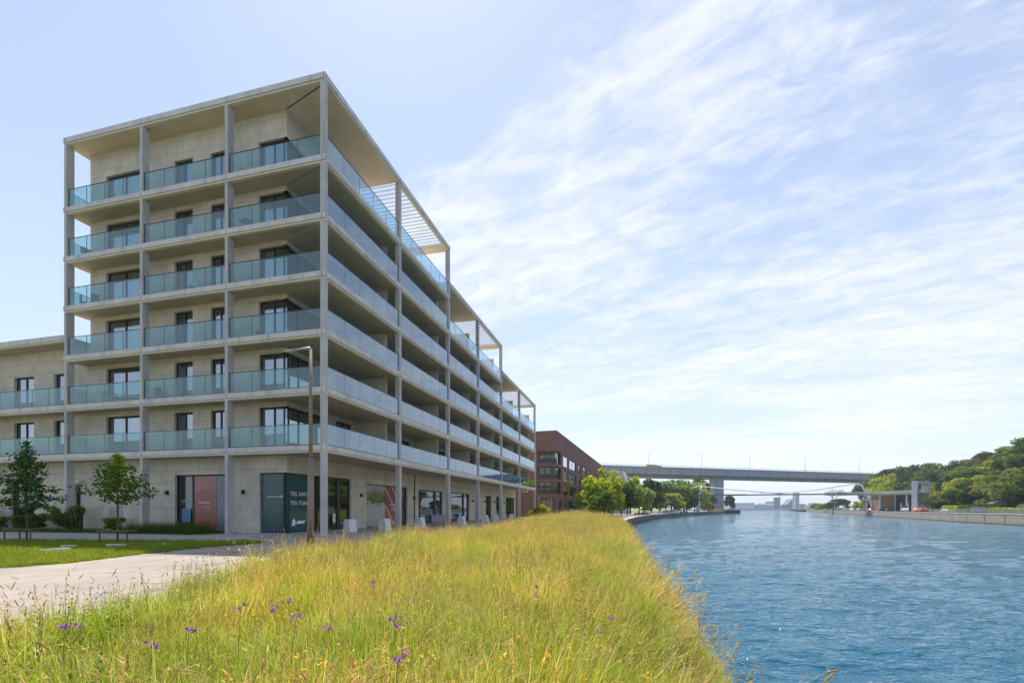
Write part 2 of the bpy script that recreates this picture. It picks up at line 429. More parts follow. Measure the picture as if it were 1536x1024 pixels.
# walls with real openings ------------------------------------------------
def wall(name, mat, axis, c, a0, a1, z0, z1, ops, depth=.24, parent=None):
    """vertical wall sheet with reveals; axis 'x': plane y=c spanning x, facing -y; axis 'y': plane x=c spanning y, facing +x"""
    mb = MB().use(mat)
    def P(a, z, d=0): return (a, c + d, z) if axis == 'x' else (c - d, a, z)
    As = sorted({a0, a1} | {o[0] for o in ops} | {o[1] for o in ops}); Zs = sorted({z0, z1} | {o[2] for o in ops} | {o[3] for o in ops})
    As = [a for a in As if a0 <= a <= a1]; Zs = [z for z in Zs if z0 <= z <= z1]
    for i in range(len(As) - 1):
        for j in range(len(Zs) - 1):
            am, zm = (As[i] + As[i + 1]) / 2, (Zs[j] + Zs[j + 1]) / 2
            if any(o[0] < am < o[1] and o[2] < zm < o[3] for o in ops): continue
            for d in (0, depth):
                q = [P(As[i], Zs[j], d), P(As[i + 1], Zs[j], d), P(As[i + 1], Zs[j + 1], d), P(As[i], Zs[j + 1], d)]
                mb.face(q if d == 0 else q[::-1])
    for o in ops:
        b0, b1, y0, y1 = max(o[0], a0), min(o[1], a1), o[2], o[3]
        for p, q in (((b0, y0), (b0, y1)), ((b1, y1), (b1, y0)), ((b0, y1), (b1, y1)), ((b1, y0), (b0, y0))):
            if p[0] == q[0] and ((p[0] == a0 and axis == 'y') or (p[0] == a1 and axis == 'x')) and o[4] == 'corner': continue
            mb.face([P(*p), P(*q), P(q[0], q[1], depth), P(p[0], p[1], depth)])
    return mb.build(name, None, parent or apt)

def window(axis, c, a0, a1, z0, z1, mull=1, glass='pane', fr=.07, set_=.16, curtain=None, parent=None, name='window', door=False):
    def bx(mb, p0, p1, d0, d1, q0, q1):
        if axis == 'x': mb.box(p0, p1, c + d0, c + d1, q0, q1)
        else: mb.box(c - d1, c - d0, p0, p1, q0, q1)
    f = MB().use(M['dark'])
    d0, d1 = set_, set_ + .08
    bx(f, a0 + .003, a0 + fr, d0, d1, z0 + .003, z1 - .003); bx(f, a1 - fr, a1 - .003, d0, d1, z0 + .003, z1 - .003)
    bx(f, a0 + fr, a1 - fr, d0, d1, z1 - fr - .03, z1 - .003); bx(f, a0 + fr, a1 - fr, d0, d1, z0 + .003, z0 + fr)
    for k in range(1, mull + 1):
        m = a0 + (a1 - a0) * k / (mull + 1); bx(f, m - fr * .6, m + fr * .6, d0 - .01, d1 + .01, z0 + fr, z1 - fr - .03)
    w = f.build(name, None, parent or apt)
    p = MB()
    def P(a, z, d): return (a, c + d, z) if axis == 'x' else (c - d, a, z)
    p.face([P(a0 + .02, z0 + .02, set_ + .04), P(a1 - .02, z0 + .02, set_ + .04), P(a1 - .02, z1 - .02, set_ + .04), P(a0 + .02, z1 - .02, set_ + .04)])
    p.build('pane', M[glass], w)
    if curtain:
        q = MB(); n = max(6, int((curtain[1] - curtain[0]) / .09))
        pts = [(curtain[0] + (curtain[1] - curtain[0]) * k / n, .42 + .045 * math.sin(k * 1.9)) for k in range(n + 1)]
        for k in range(n):
            q.face([P(pts[k][0], z0 + .05, pts[k][1]), P(pts[k + 1][0], z0 + .05, pts[k + 1][1]), P(pts[k + 1][0], z1 - .05, pts[k + 1][1]), P(pts[k][0], z1 - .05, pts[k][1])])
        q.build('curtain', M['curtain'], w, smooth=True)
    return w
rng = random.Random(3)
# short face: one storey of openings per level
ops = []; wins = []
for i in range(1, 7):
    z0 = LV[i] + .02; z1 = LV[i] + 2.58
    for (a, b, mu, kind) in ((-17.75, -14.7, 1, 'n'), (-12.0, -10.53, 1, 'n'), (-9.13, -7.85, 1, 'n'), (-5.54, WX, 1, 'corner')):
        ops.append((a, b, z0, z1, kind)); cu = None
        if rng.random() < .8:
            t = rng.choice([(a + .15, a + (b - a) * .5), (a + .12, a + (b - a) * .3), (a + (b - a) * .55, b - .12)]); cu = t
        wins.append(('x', WY, a, b, z0, z1, mu, 'pane', cu))
g0 = .02
gl = [(-20.62 + .9, -19.14, 0, 0, 0)]
ops += [(-11.96, -7.42, g0, 3.64, 'n'), (-5.49, WX, g0, 3.66, 'corner')]
wall('wall', M['cladding'], 'x', WY, -19.14, WX, -.2, LV[6] + TOPH - .3, ops)
for w in wins: window(*w[:6], mull=w[6], glass=w[7], curtain=w[8])
# long face
ops = []; wins = []
for i in range(1, 7):
    yend = max(b[1] for b in BL if b[2] >= i)
    z0 = LV[i] + .02; z1 = LV[i] + 2.58
    ops.append((WY, 5.2, z0, z1, 'corner')); wins.append((WY, 5.2, z0, z1, 2))
    if i == 6: continue
    for k in range(6):
        lo = RIGHT[k]; hi = RIGHT[k + 1]
        if hi > yend + .1: continue
        if i == max(b[2] for b in BL if b[0] - .1 <= lo) : pass
        for (a, b) in (((lo + 5.9, hi - .9),) if k == 0 else ((lo + .9, lo + 3.6), (hi - 3.9, hi - 1.0))):
            ops.append((a, b, z0, z1, 'n')); wins.append((a, b, z0, z1, 1))
gr = [(WY, 8.11, 3.58), (10.2, 17.15, 3.44), (19.47, 25.5, 3.36), (27.96, 34.1, 3.36), (36.2, 39.49, 3.36), (41.0, 43.6, 3.36), (46.0, 49.0, 3.36), (51.5, 57.3, 3.36)]
for k, (a, b, h) in enumerate(gr): ops.append((a, b, g0, h if k else 3.66, 'corner' if k == 0 else 'n'))
zt = {0: LV[6], 1: LV[5], 2: LV[4]}
for bi, (y0, y1, top) in enumerate(BL):
    wall('wall', M['cladding'], 'y', WX, max(y0, WY), y1 - .25, -.2 , LV[top] - .1, [o for o in ops if y0 <= o[0] < y1 and o[3] < LV[top]])
    pe = RIGHT[2 * bi + 1] - .9
    wall('wall', M['cladding'], 'y', WX, max(y0, WY), pe, LV[top] - .1, LV[top] + TOPH - .3, [o for o in ops if o[2] > LV[top]] if bi == 0 else [(y0 + 3, y0 + 5.5, LV[top] + .02, LV[top] + 2.58, 'n')])
    if bi: window('y', WX, y0 + 3, y0 + 5.5, LV[top] + .02, LV[top] + 2.58)
    # rear wall of the penthouse and its left flank
    mb = MB().use(M['cladding']); mb.box(-19.14, WX - .003, pe, pe + .2, LV[top] - .003, LV[top] + TOPH - .363)
    mb.box(-19.14, -18.94, max(y0, WY) + .25, pe - .003, LV[top] - .003, LV[top] + TOPH - .363)
    if bi: mb.box(-18.93, WX - .25, y0 + .003, y0 + .2, LV[top] - .003, LV[top] + TOPH - .363)
    mb.build('wall', None, apt)
for (a, b, z0, z1, mu) in wins: window('y', WX, a, b, z0, z1, mull=mu, curtain=(a + .2, a + .9) if rng.random() < .5 else None)
mb = MB().use(M['cladding'])
mb.box(-19.14, -18.94, WY + .25, 18.4, -.2, LV[6] - .35); mb.box(-19.14, -18.94, 18.41, 57.8, -.2, LV[4] - .35); mb.box(-18.93, WX - .25, 57.6, 57.85, -.2, LV[4] - .35)
mb.box(-18.93, WX - .25, 18.3, 18.55, LV[4], LV[6] - .35); mb.box(-18.93, WX - .25, 36.4, 36.6, LV[4], LV[5] - .35)
mb.build('wall', None, apt)
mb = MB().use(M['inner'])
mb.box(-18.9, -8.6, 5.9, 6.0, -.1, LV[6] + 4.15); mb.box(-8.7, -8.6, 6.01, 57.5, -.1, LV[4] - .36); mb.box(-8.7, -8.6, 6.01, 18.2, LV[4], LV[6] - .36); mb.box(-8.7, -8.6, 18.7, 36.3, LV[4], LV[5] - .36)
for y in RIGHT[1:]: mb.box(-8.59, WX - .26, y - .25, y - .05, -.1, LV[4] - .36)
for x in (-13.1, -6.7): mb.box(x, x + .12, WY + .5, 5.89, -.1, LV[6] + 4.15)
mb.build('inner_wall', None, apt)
mb = MB().use(M['soffit']); mb.box(-19.1, WX - .25, WY + .25, 57.5, -.1, .012); mb.build('ground_slab', None, apt)
# party walls between the balconies on the long face
for i in range(1, 6):
    yend = max(b[1] for b in BL if b[2] >= i)
    for y in RIGHT[1:]:
        if y < yend + .1:
            MB().use(M['cladding']).box(WX + .003, -1.15, y - .26, y - .06, LV[i] - .003, LV[i + 1] - .343).build('party_wall', None, apt)
# wing walls
ops = [(-26.74, -24.42, g0, 3.5, 'n')]; wins = []
for i in (1, 2):
    for a, b in ((-26.4, -24.42), (-22.5, -20.6), (-33.5, -31.5), (-37, -35)):
        ops.append((a, b, LV[i] + .02, LV[i] + 2.55, 'n')); wins.append((a, b, LV[i] + .02, LV[i] + 2.55))
ops.append((-20.62, -19.8, g0, 3.1, 'n'))
wall('wall', M['cladding'], 'x', WY, WINGX, -19.143, -.2, WINGROOF - .3, ops)
for k, (a, b, z0, z1) in enumerate(wins): window('x', WY, a, b, z0, z1, 1, curtain=(a + .8, b - .5) if k % 2 == 0 else None)
window('x', WY, -26.74, -24.42, g0, 3.5, 1, 'shop', name='door'); window('x', WY, -20.62, -19.8, g0, 3.1, 0, 'shop', name='door')
mb = MB().use(M['inner']); mb.box(WINGX, -19.2, 6, 6.1, -.1, WINGROOF - .4); mb.box(WINGX, WINGX + .2, WY + .26, 12, -.1, WINGROOF - .4); mb.build('inner_wall', None, apt)
mb = MB().use(M['white']); mb.box(-20.75, -19.65, WY - .35, WY - .003, 3.22, 3.42); mb.build('door_canopy', None, apt)
# balustrades ------------------------------------------------------------
def balustrade(axis, c, a0, a1, L, n, H=1.18):
    f = MB().use(M['rail']); g = MB()
    def bx(mb, p0, p1, d0, d1, q0, q1):
        if axis == 'x': mb.box(p0, p1, c + d0, c + d1, q0, q1)
        else: mb.box(c - d1, c - d0, p0, p1, q0, q1)
    bx(f, a0, a1, .0, .045, L + .003, L + .06); bx(f, a0, a1, .0, .035, L + H, L + H + .028)
    for k in range(n + 1):
        a = a0 + (a1 - a0) * k / n
        if k in (0, n): bx(f, a - (.0 if k == 0 else .035), a + (.035 if k == 0 else .0), .04, .085, L + .01, L + H)
        else: bx(f, a - .016, a + .016, .045, .085, L + .01, L + H)
    o = f.build('balustrade', None, apt)
    for k in range(n):
        p, q = a0 + (a1 - a0) * k / n + .012, a0 + (a1 - a0) * (k + 1) / n - .012
        g.face([(p, c + .02, L + .06), (q, c + .02, L + .06), (q, c + .02, L + H), (p, c + .02, L + H)] if axis == 'x' else [(c - .02, p, L + .06), (c - .02, q, L + .06), (c - .02, q, L + H), (c - .02, p, L + H)])
    g.build('glass_panel', M['glass' if axis == 'x' or c < -5 else 'glass_r'], o)
for i in range(1, 7):
    yend = max(b[1] for b in BL if b[2] >= i); L = LV[i]
    xs = LEFT + [-.31]
    for k in range(3): balustrade('x', .10, xs[k] + .22, xs[k + 1] - .01, L, 4)
    for k in range(6):
        if RIGHT[k + 1] <= yend + .1: balustrade('y', -.08, RIGHT[k] + .02, RIGHT[k + 1] - .32, L, 5)
    balustrade('y', XL + .10, .55, 4.2, L, 2)
for L in LV[1:3]:
    balustrade('x', .10, -28.78, XL - .02, L, 6); balustrade('x', .10, -37.78, -29.02, L, 6)

# shopfronts -------------------------------------------------------------
def mat_lines(name, base, line, freq, thick, center=None, rot=0, distort=0, region=None):
    """film printed with thin curved lines"""
    m, nt, out = newmat(name); co = objco(nt)
    w = nd(nt, 'ShaderNodeTexWave', wave_type='RINGS' if center else 'BANDS', rings_direction='SPHERICAL' if center else 'Z')
    if not center: w.bands_direction = 'X'
    sx = nd(nt, 'ShaderNodeSeparateXYZ'); lk(nt, co, sx.inputs[0]); cbb = nd(nt, 'ShaderNodeCombineXYZ'); lk(nt, math_(nt, 'ADD', sx.outputs[0], sx.outputs[1]), cbb.inputs[0]); lk(nt, sx.outputs[2], cbb.inputs[2])
    v = mapping(nt, cbb.outputs[0], (1, 1, 1), (0, rot, 0)); lk(nt, v, w.inputs['Vector'])
    w.inputs['Scale'].default_value = freq; w.inputs['Distortion'].default_value = distort; w.inputs['Detail'].default_value = 1
    f = ramp(nt, w.outputs[0], [(1 - thick - .12, (0, 0, 0)), (1 - thick, (1, 1, 1))])
    if region:
        ln = nd(nt, 'ShaderNodeVectorMath', operation='LENGTH'); lk(nt, mapping(nt, co, (1, 1, 1), (0, 0, 0), tuple(-c for c in region[0])), ln.inputs[0])
        f = math_(nt, 'MULTIPLY', f, math_(nt, 'GREATER_THAN', ln.outputs[1], region[1]))
    n = noise(nt, co, .7, 3, .6)
    b = mixc(nt, ramp(nt, n.outputs[0], [(.3, (0, 0, 0)), (.7, (1, 1, 1))]), base[0], base[1])
    p = principled(nt, out, mixc(nt, f, b, line), .12, 0, .5); return m
def sheet(parent, name, mat, axis, c, a0, a1, z0, z1, d):
    P = (lambda a, z: (a, c + d, z)) if axis == 'x' else (lambda a, z: (c - d, a, z))
    return MB().face([P(a0, z0), P(a1, z0), P(a1, z1), P(a0, z1)]).build(name, mat, parent)
def lettering(parent, txt, size, axis, c, a, z, d, mat):
    o = bpy.data.objects.new('lettering', text_mesh(txt, size, mat)); COL.objects.link(o); o.parent = parent
    if axis == 'x': o.location = (a, c + d, z); o.rotation_euler = (R(90), 0, 0)
    else: o.location = (c - d, a, z); o.rotation_euler = (R(90), 0, R(90))
    return o
INK = mat_plain('white_lettering', (.8, .8, .82), .5)
CORAL = ((.27, .075, .07), (.31, .09, .085))
m_coral = mat_lines('coral_film', CORAL, (.46, .26, .24), 1.9, .2, None, R(-38), .9, ((-9.55, WY + .12, 1.3), 1.45))
m_coral2 = mat_lines('coral_film_plain', CORAL, (.62, .42, .40), .32, .03, None, R(42), .4)
m_teal = mat_lines('teal_film', ((.006, .035, .075), (.012, .075, .085)), (.055, .14, .14), 1.7, .3, None, R(44), .9)
m_blue = mat_lines('pale_line_film', ((.03, .05, .08), (.10, .15, .19)), (.24, .31, .35), 1.8, .3, None, R(40), 2.5)
# window with the coral film
w = window('x', WY, -11.96, -7.42, g0, 3.64, 0, 'shop')
MB().use(M['dark']).box(-10.72, -10.5, WY + .14, WY + .26, g0 + .07, 3.54).build('mullion', None, w)
s = sheet(w, 'coral_film', m_coral, 'x', WY, -10.5, -8.82, g0 + .07, 3.54, .12)
sheet(w, 'line_film', m_blue, 'x', WY, -8.80, -7.5, g0 + .07, 3.54, .12)
lettering(w, 'Lauenne', .27, 'x', WY, -10.18, 1.82, .112, INK); lettering(w, 'immobilier', .14, 'x', WY, -9.86, 1.58, .112, INK); lettering(w, 'au bord de l\'eau', .09, 'x', WY, -9.86, 1.38, .112, INK)
lettering(w, 'a louer', .16, 'x', WY, -11.62, 1.96, .15, INK); lettering(w, 'ici', .16, 'x', WY, -11.5, 1.78, .15, INK)
sheet(w, 'blue_notice', mat_plain('blue_notice', (.10, .2, .36), .4), 'x', WY, -11.55, -10.85, .62, 1.5, .15)
# corner window with the teal film
w = window('x', WY, -5.49, WX, g0, 3.66, 0, 'shop', fr=.06)
sheet(w, 'teal_film', m_teal, 'x', WY, -5.42, WX, g0 + .07, 3.58, .12)
a = MB(); a.face([(-5.05, WY + .11, 2.18), (-4.05, WY + .11, 2.2), (-4.05, WY + .11, 2.25), (-5.05, WY + .11, 2.24)])
a.face([(-4.05, WY + .11, 2.11), (-3.85, WY + .11, 2.225), (-4.05, WY + .11, 2.34)]); a.build('arrow', mat_plain('arrow_ink', (.5, .5, .4), .5), w)
w = window('y', WX, WY, 8.11, g0, 3.66, 0, 'shop', fr=.06)
sheet(w, 'teal_film', m_teal, 'y', WX, WY + .0, 3.94, g0 + .07, 3.58, .12)
lettering(w, 'TIEL NANT', .36, 'y', WX, 1.75, 2.28, .11, INK); lettering(w, 'TEN TUNNEL', .36, 'y', WX, 1.75, 1.72, .11, INK)
lettering(w, 'bar  cuisine', .16, 'y', WX, 3.3, 1.42, .11, INK)
d = MB()  # white lying-figure mark at the foot of the pane
d.face([(WX - .11, 1.9, .42), (WX - .11, 2.2, .46), (WX - .11, 2.25, .7), (WX - .11, 2.08, .92), (WX - .11, 1.92, .74)])
d.face([(WX - .11, 2.28, .55), (WX - .11, 2.95, .56), (WX - .11, 3.2, .76), (WX - .11, 2.9, .74), (WX - .11, 2.4, .75)])
d.build('emblem', INK, w)
for y in (3.95, 6.55): MB().use(M['dark']).box(WX - .26, WX - .13, y, y + (.10 if y < 5 else .38), g0 + .07, 3.6).build('mullion', None, w)
sheet(w, 'notice', mat_plain('paper_notice', (.6, .62, .65), .6), 'y', WX, 6.0, 6.35, .55, 1.15, .11)
# window with landscape film and coral film
w = window('y', WX, 10.2, 17.15, g0, 3.44, 0, 'shop', fr=.07)
m, nt, out = newmat('landscape_film'); co = objco(nt); sx = nd(nt, 'ShaderNodeSeparateXYZ'); lk(nt, co, sx.inputs[0])
n1 = noise(nt, mapping(nt, co, (1, .8, 1.2)), 1.7, 6, .7)
zz = math_(nt, 'ADD', math_(nt, 'MULTIPLY', sx.outputs[2], .3), math_(nt, 'MULTIPLY', math_(nt, 'SUBTRACT', n1.outputs[0], .5), .7))
principled(nt, out, ramp(nt, zz, [(.0, (.38, .37, .39)), (.46, (.46, .44, .44)), (.55, (.40, .40, .42)), (.62, (.10, .12, .03)), (.8, (.22, .2, .06)), (.95, (.38, .42, .46))]), .15)
sheet(w, 'landscape_film', m, 'y', WX, 10.27, 13.25, g0 + .07, 3.36, .12)
sheet(w, 'coral_film', m_coral2, 'y', WX, 13.3, 16.3, g0 + .07, 3.36, .12)
lettering(w, 'APPARTE', .26, 'y', WX, 14.0, 1.72, .11, INK); lettering(w, 'MENTS', .24, 'y', WX, 14.2, 1.36, .11, INK); lettering(w, 'artelion', .4, 'y', WX, 13.7, .3, .11, INK)
MB().use(M['dark']).box(WX - .26, WX - .13, 16.3, 16.46, g0 + .07, 3.38).build('mullion', None, w)
for (a, b, h) in gr[2:]:
    w = window('y', WX, a, b, g0, h, 0, 'shop', fr=.09)
    MB().use(M['dark']).box(WX - .26, WX - .13, b - (b - a) * .3 - .2, b - (b - a) * .3 + .2, g0 + .07, h - .1).build('mullion', None, w)
# furniture in the shop behind glass
MB().use(M['tarp']).box(WX - 1.6, WX - .6, 19.9, 23.2, .02, .75).box(WX - 1.9, WX - 1.55, 19.9, 23.2, .02, 1.3).build('sofa_block', None, apt, bevel=.1)
# wall lamps and vent
def wall_lamp(axis, c, a, z):
    mb = MB().use(M['dark'])
    if axis == 'x': mb.box(a - .07, a + .07, c - .16, c - .003, z, z + .24); mb.box(a - .04, a + .04, c - .20, c - .16, z + .02, z + .2)
    else: mb.box(c + .003, c + .16, a - .07, a + .07, z, z + .24); mb.box(c + .16, c + .2, a - .04, a + .04, z + .02, z + .2)
    mb.build('wall_lamp', None, apt)
for x in (-12.5, -6.62): wall_lamp('x', WY, x, 2.4)
for y in (9.3, 18.35, 26.7, 35.2, 40.3, 45.0, 50.3): wall_lamp('y', WX, y, 2.4)
mb = MB().use(M['lamp'])
for k in range(9): mb.box(-17.45, -16.25, WY - .03, WY - .003, .45 + k * .14, .53 + k * .14)
mb.build('vent_grille', None, apt)
# ------------------------------------------------------------------ terrain
WATER = -2.5
QUAY = [(73, 16.15), (95, 22), (126, 31.7), (173, 49), (230, 74), (300, 110), (378, 153), (440, 195), (482, 219)]
def interp(t, pts):
    if t <= pts[0][0]: return pts[0][1]
    for (a, b), (c, d) in zip(pts, pts[1:]):
        if t <= c: return b + (d - b) * (t - a) / (c - a)
    return pts[-1][1]
def sstep(t): t = max(0, min(1, t)); return t * t * (3 - 2 * t)
def edge_l(d): return .35 + .2165 * d if d < 73 else interp(d, QUAY)
MEADOW_L = [(-12, -4.3), (4, -4.7), (8, -5.3), (14, -5.6), (20, -4.7), (28, -2.8), (40, .4), (52, 3.4), (64, 7), (75, 11)]
def meadow_l(d): return interp(d, MEADOW_L)
def ground_z(x, d):
    e = edge_l(d); far = sstep((d - 58) / 18)
    z = -.55 * far
    if d < 78:
        l = meadow_l(d); t = sstep((x - l - .2) / 1.6)
        mound = .30 * sstep((d - 30) / 18) * (1 - sstep((d - 56) / 16))
        mound *= 1 - sstep((x - e + 5.5) / 4.5)
        z += t * mound
        z -= .34 * sstep((x - e + 2.2) / 2.2) * (1 - far) * (1 - .2 * sstep((d - 20) / 20))
        if x > e: z -= (x - e) * 1.05
    return z
def grid_mesh(name, rows, zfun, mat):
    n = len(rows[0]); v = []; f = []
    for r in rows: v += [(x, d, zfun(x, d)) for x, d in r]
    for i in range(len(rows) - 1):
        for j in range(n - 1): f.append((i * n + j, i * n + j + 1, (i + 1) * n + j + 1, (i + 1) * n + j))
    me = bpy.data.meshes.new(name); me.from_pydata(v, [], f); me.materials.append(mat)
    me.polygons.foreach_set('use_smooth', [True] * len(f))
    o = bpy.data.objects.new(name, me); COL.objects.link(o); return o

# soil / turf base of the bank
m, nt, out = newmat('turf_soil'); g = nd(nt, 'ShaderNodeNewGeometry')
n1 = noise(nt, g.outputs['Position'], .35, 5, .6); n2 = noise(nt, g.outputs['Position'], 9, 4, .7)
c = ramp(nt, n1.outputs[0], [(.3, (.07, .10, .02)), (.5, (.14, .15, .04)), (.7, (.22, .19, .07))])
c = mixc(nt, .5, c, ramp(nt, n2.outputs[0], [(.3, (.4, .45, .3)), (.7, (1.5, 1.4, 1.2))]), 'MULTIPLY')
principled(nt, out, c, .95, 0, .1, bump(nt, n2.outputs[0], .5, .04)); M['turf'] = m
m, nt, out = newmat('mown_lawn'); g = nd(nt, 'ShaderNodeNewGeometry')
n1 = noise(nt, g.outputs['Position'], .12, 5, .6); n2 = noise(nt, g.outputs['Position'], 5, 4, .7)
c = ramp(nt, n1.outputs[0], [(.3, (.16, .19, .03)), (.7, (.30, .27, .07))])
c = mixc(nt, .5, c, ramp(nt, n2.outputs[0], [(.3, (.6, .6, .6)), (.7, (1.3, 1.3, 1.3))]), 'MULTIPLY')
principled(nt, out, c, .95, 0, .1); M['mown'] = m
M['path'] = mat_mottled('pale_path', (.28, .242, .21), .2, .35, .88, 14, .15, .25, .3)
def mat_path():
    m, nt, out = newmat('worn_path'); g = nd(nt, 'ShaderNodeNewGeometry'); pos = g.outputs['Position']
    n1 = noise(nt, pos, .45, 6, .65); n2 = noise(nt, pos, 30, 4, .7); n3 = noise(nt, mapping(nt, pos, (2.2, .25, 1), (0, 0, R(-8))), 1.0, 5, .6)
    c = ramp(nt, n1.outputs[0], [(.28, (.29, .25, .215)), (.5, (.36, .31, .265)), (.72, (.43, .365, .30))])
    c = mixc(nt, .35, c, ramp(nt, n3.outputs[0], [(.35, (.7, .7, .72)), (.65, (1.2, 1.18, 1.12))]), 'MULTIPLY')
    c = mixc(nt, .35, c, ramp(nt, n2.outputs[0], [(.3, (.55, .55, .55)), (.7, (1.35, 1.33, 1.3))]), 'MULTIPLY')
    v = nd(nt, 'ShaderNodeTexVoronoi', feature='DISTANCE_TO_EDGE'); v.inputs['Scale'].default_value = .22
    vw = nd(nt, 'ShaderNodeVectorMath', operation='ADD'); lk(nt, pos, vw.inputs[0]); lk(nt, noise(nt, pos, 1.6, 4, .6).outputs['Color'], vw.inputs[1]); lk(nt, vw.outputs[0], v.inputs['Vector'])
    k = ramp(nt, v.outputs['Distance'], [(.003, (.45, .45, .45)), (.010, (1, 1, 1))])
    c = mixc(nt, .8, c, k, 'MULTIPLY')
    principled(nt, out, c, .88, 0, .15, bump(nt, n2.outputs[0], .3, .01)); return m
M['path'] = mat_path()
M['paving'] = mat_mottled('paving', (.40, .39, .38), .12, .6, .8, 20, .25, .1)
M['quaystone'] = mat_cladding('quay_stone', (.36, .31, .25), 2.4, .9, .05)
M['quaydark'] = mat_cladding('quay_dark_stone', (.13, .12, .115), 3.0, 1.1, .05)

offs = [-1600, -600, -250, -120, -80, -60, -45, -35, -28, -22, -18] + [-15 + .5 * k for k in range(30)] + [0]
near = [.4, .8, 1.2, 1.6, 2.0, 2.4, 2.8, 3.2, 4.0]
ds = [-60, -30, -15, -8, -4] + [k * .7 for k in range(0, 112)]
rows = [[(edge_l(d) + o, d) for o in offs + near] for d in ds]
ground = grid_mesh('ground', rows, lambda x, d: ground_z(x, d) - .03, M['turf']); tag(ground, kind='structure')
ds2 = [ds[-1]] + [78 + 4 * k for k in range(0, 12)] + [130 + 20 * k for k in range(18)] + [482]
rows = [[(edge_l(d) + o, d) for o in offs] for d in ds2]
def zq(x, d):
    return ground_z(x, d) - .03 if d < 78 else -.58
lawn = grid_mesh('lawn', rows, zq, M['mown']); tag(lawn, kind='structure')
rows = [[(x, d) for x in (-1800, -900, -400, 0, 60, 140, .16 * d + 80 if d < 600 else .405 * d - 60)] for d in (482.1, 520, 600, 900, 1300)]
tag(grid_mesh('far_bank', rows, lambda x, d: -.6, M['mown']), kind='structure')
# left quay wall: stone face with coping
def quay_wall(name, pts, z0, z1, mat, out_sign, label, cop=.35):
    mb = MB()
    P = []
    for (d, x) in pts: P.append(Vector((x, d)))
    def off(i, k):
        a = P[max(i - 1, 0)]; b = P[min(i + 1, len(P) - 1)]; t = (b - a).normalized(); n = Vector((t.y, -t.x)) * out_sign
        return P[i] + n * k
    for (k0, k1, za, zb, mm) in ((.0, .5, z0, z1 - .3, mat), (-.6, .58, z1 - .3, z1, M['paving']), (.5, .9, z0, WATER + .28, M['quaydark'])):
        mb.use(mm)
        for i in range(len(P) - 1):
            A0, A1, B0, B1 = off(i, k0), off(i, k1), off(i + 1, k0), off(i + 1, k1)
            q = [(A0.x, A0.y), (A1.x, A1.y), (B1.x, B1.y), (B0.x, B0.y)]
            mb.face([(*p, zb) for p in q]); mb.face([(*q[1], za), (*q[1], zb), (*q[2], zb), (*q[2], za)]); mb.face([(*q[0], za), (*q[0], zb), (*q[3], zb), (*q[3], za)])
            if i == 0: mb.face([(*q[0], za), (*q[1], za), (*q[1], zb), (*q[0], zb)])
            if i == len(P) - 2: mb.face([(*q[3], za), (*q[2], za), (*q[2], zb), (*q[3], zb)])
    # uprights dividing the face
    mb.use(M['quaydark']); 
    L = 0
    for i in range(len(P) - 1):
        seg = (P[i + 1] - P[i]); n = int(seg.length / 9)
        for k in range(n):
            t = (k + .5) / max(n, 1); c = P[i] + seg * t; dd = seg.normalized(); nn = Vector((dd.y, -dd.x)) * out_sign
            a = c + nn * .5; b = c + nn * .56; w = dd * .12
            mb.face([(*(b - w), z0), (*(b + w), z0), (*(b + w), z1 - .3), (*(b - w), z1 - .3)])
    o = mb.build(name, None); tag(o, label, 'quay wall'); return o
fine = [(d, edge_l(d)) for d in [73, 77, 82, 88, 95, 105, 115, 126, 140, 155, 173, 190, 210, 230, 260, 300, 340, 378, 410, 440, 465, 482]]
quay_wall('quay_wall', fine, -4, -.5, M['quaydark'], 1, 'dark stone quay wall curving round the lawn on the left bank')
# quayside paving on the left bank
mb = MB()
pp = [(115, 6), (130, 9), (173, 14), (230, 24), (300, 30), (378, 34), (482, 60)]
for (a, wa), (b, wb) in zip(pp, pp[1:]):
    ea, eb = edge_l(a) - .6, edge_l(b) - .6
    mb.face([(ea - wa, a, -.565), (ea, a, -.565), (eb, b, -.565), (eb - wb, b, -.565)])
tag(mb.build('quayside_paving', M['path']), kind='structure')
# end of the left quay towards the bridge pier
# right bank
RQ = [(-40, 62), (50, 95), (115, 123), (155, 141), (200, 165), (250, 192), (300, 218), (360, 251), (430, 288), (500, 327), (575, 368), (800, 470), (1300, 740)]
def edge_r(d): return interp(d, RQ)
RQZ = .05
def hill_h(d): return interp(d, [(0, 27), (300, 27), (420, 23), (520, 14), (650, 5), (1300, 4)])
def right_z(x, d):
    o = x - edge_r(d)
    return RQZ - .03 + hill_h(d) * sstep((o - 24) / 75)
ro = [0, 2, 5, 8, 12, 16, 20, 24, 28, 34, 40, 48, 56, 66, 76, 88, 100, 140, 250, 600, 1500]
rd = [-40, 0, 50, 85] + [115 + 12 * k for k in range(40)] + [620, 700, 800, 1000, 1300]
right = grid_mesh('hill', [[(edge_r(d) + o, d) for o in ro] for d in rd], right_z, None)
m, nt, out = newmat('hill_undergrowth'); g = nd(nt, 'ShaderNodeNewGeometry')
n1 = noise(nt, g.outputs['Position'], .15, 6, .65)
principled(nt, out, ramp(nt, n1.outputs[0], [(.3, (.02, .04, .012)), (.7, (.07, .10, .03))]), .95, 0, .1); right.data.materials.clear(); right.data.materials.append(m); tag(right, kind='structure')
mb = MB()
for a, b in zip(rd, rd[1:]):
    if a > 640: break
    mb.face([(edge_r(a) + .4, a, RQZ - .01), (edge_r(a) + 11, a, RQZ - .01), (edge_r(b) + 11, b, RQZ - .01), (edge_r(b) + .4, b, RQZ - .01)])
tag(mb.build('quay_road', M['path']), kind='structure')
rfine = [(d, edge_r(d)) for d in [-40, 0, 50, 80] + [100 + 10 * k for k in range(48)] + [620, 700]]
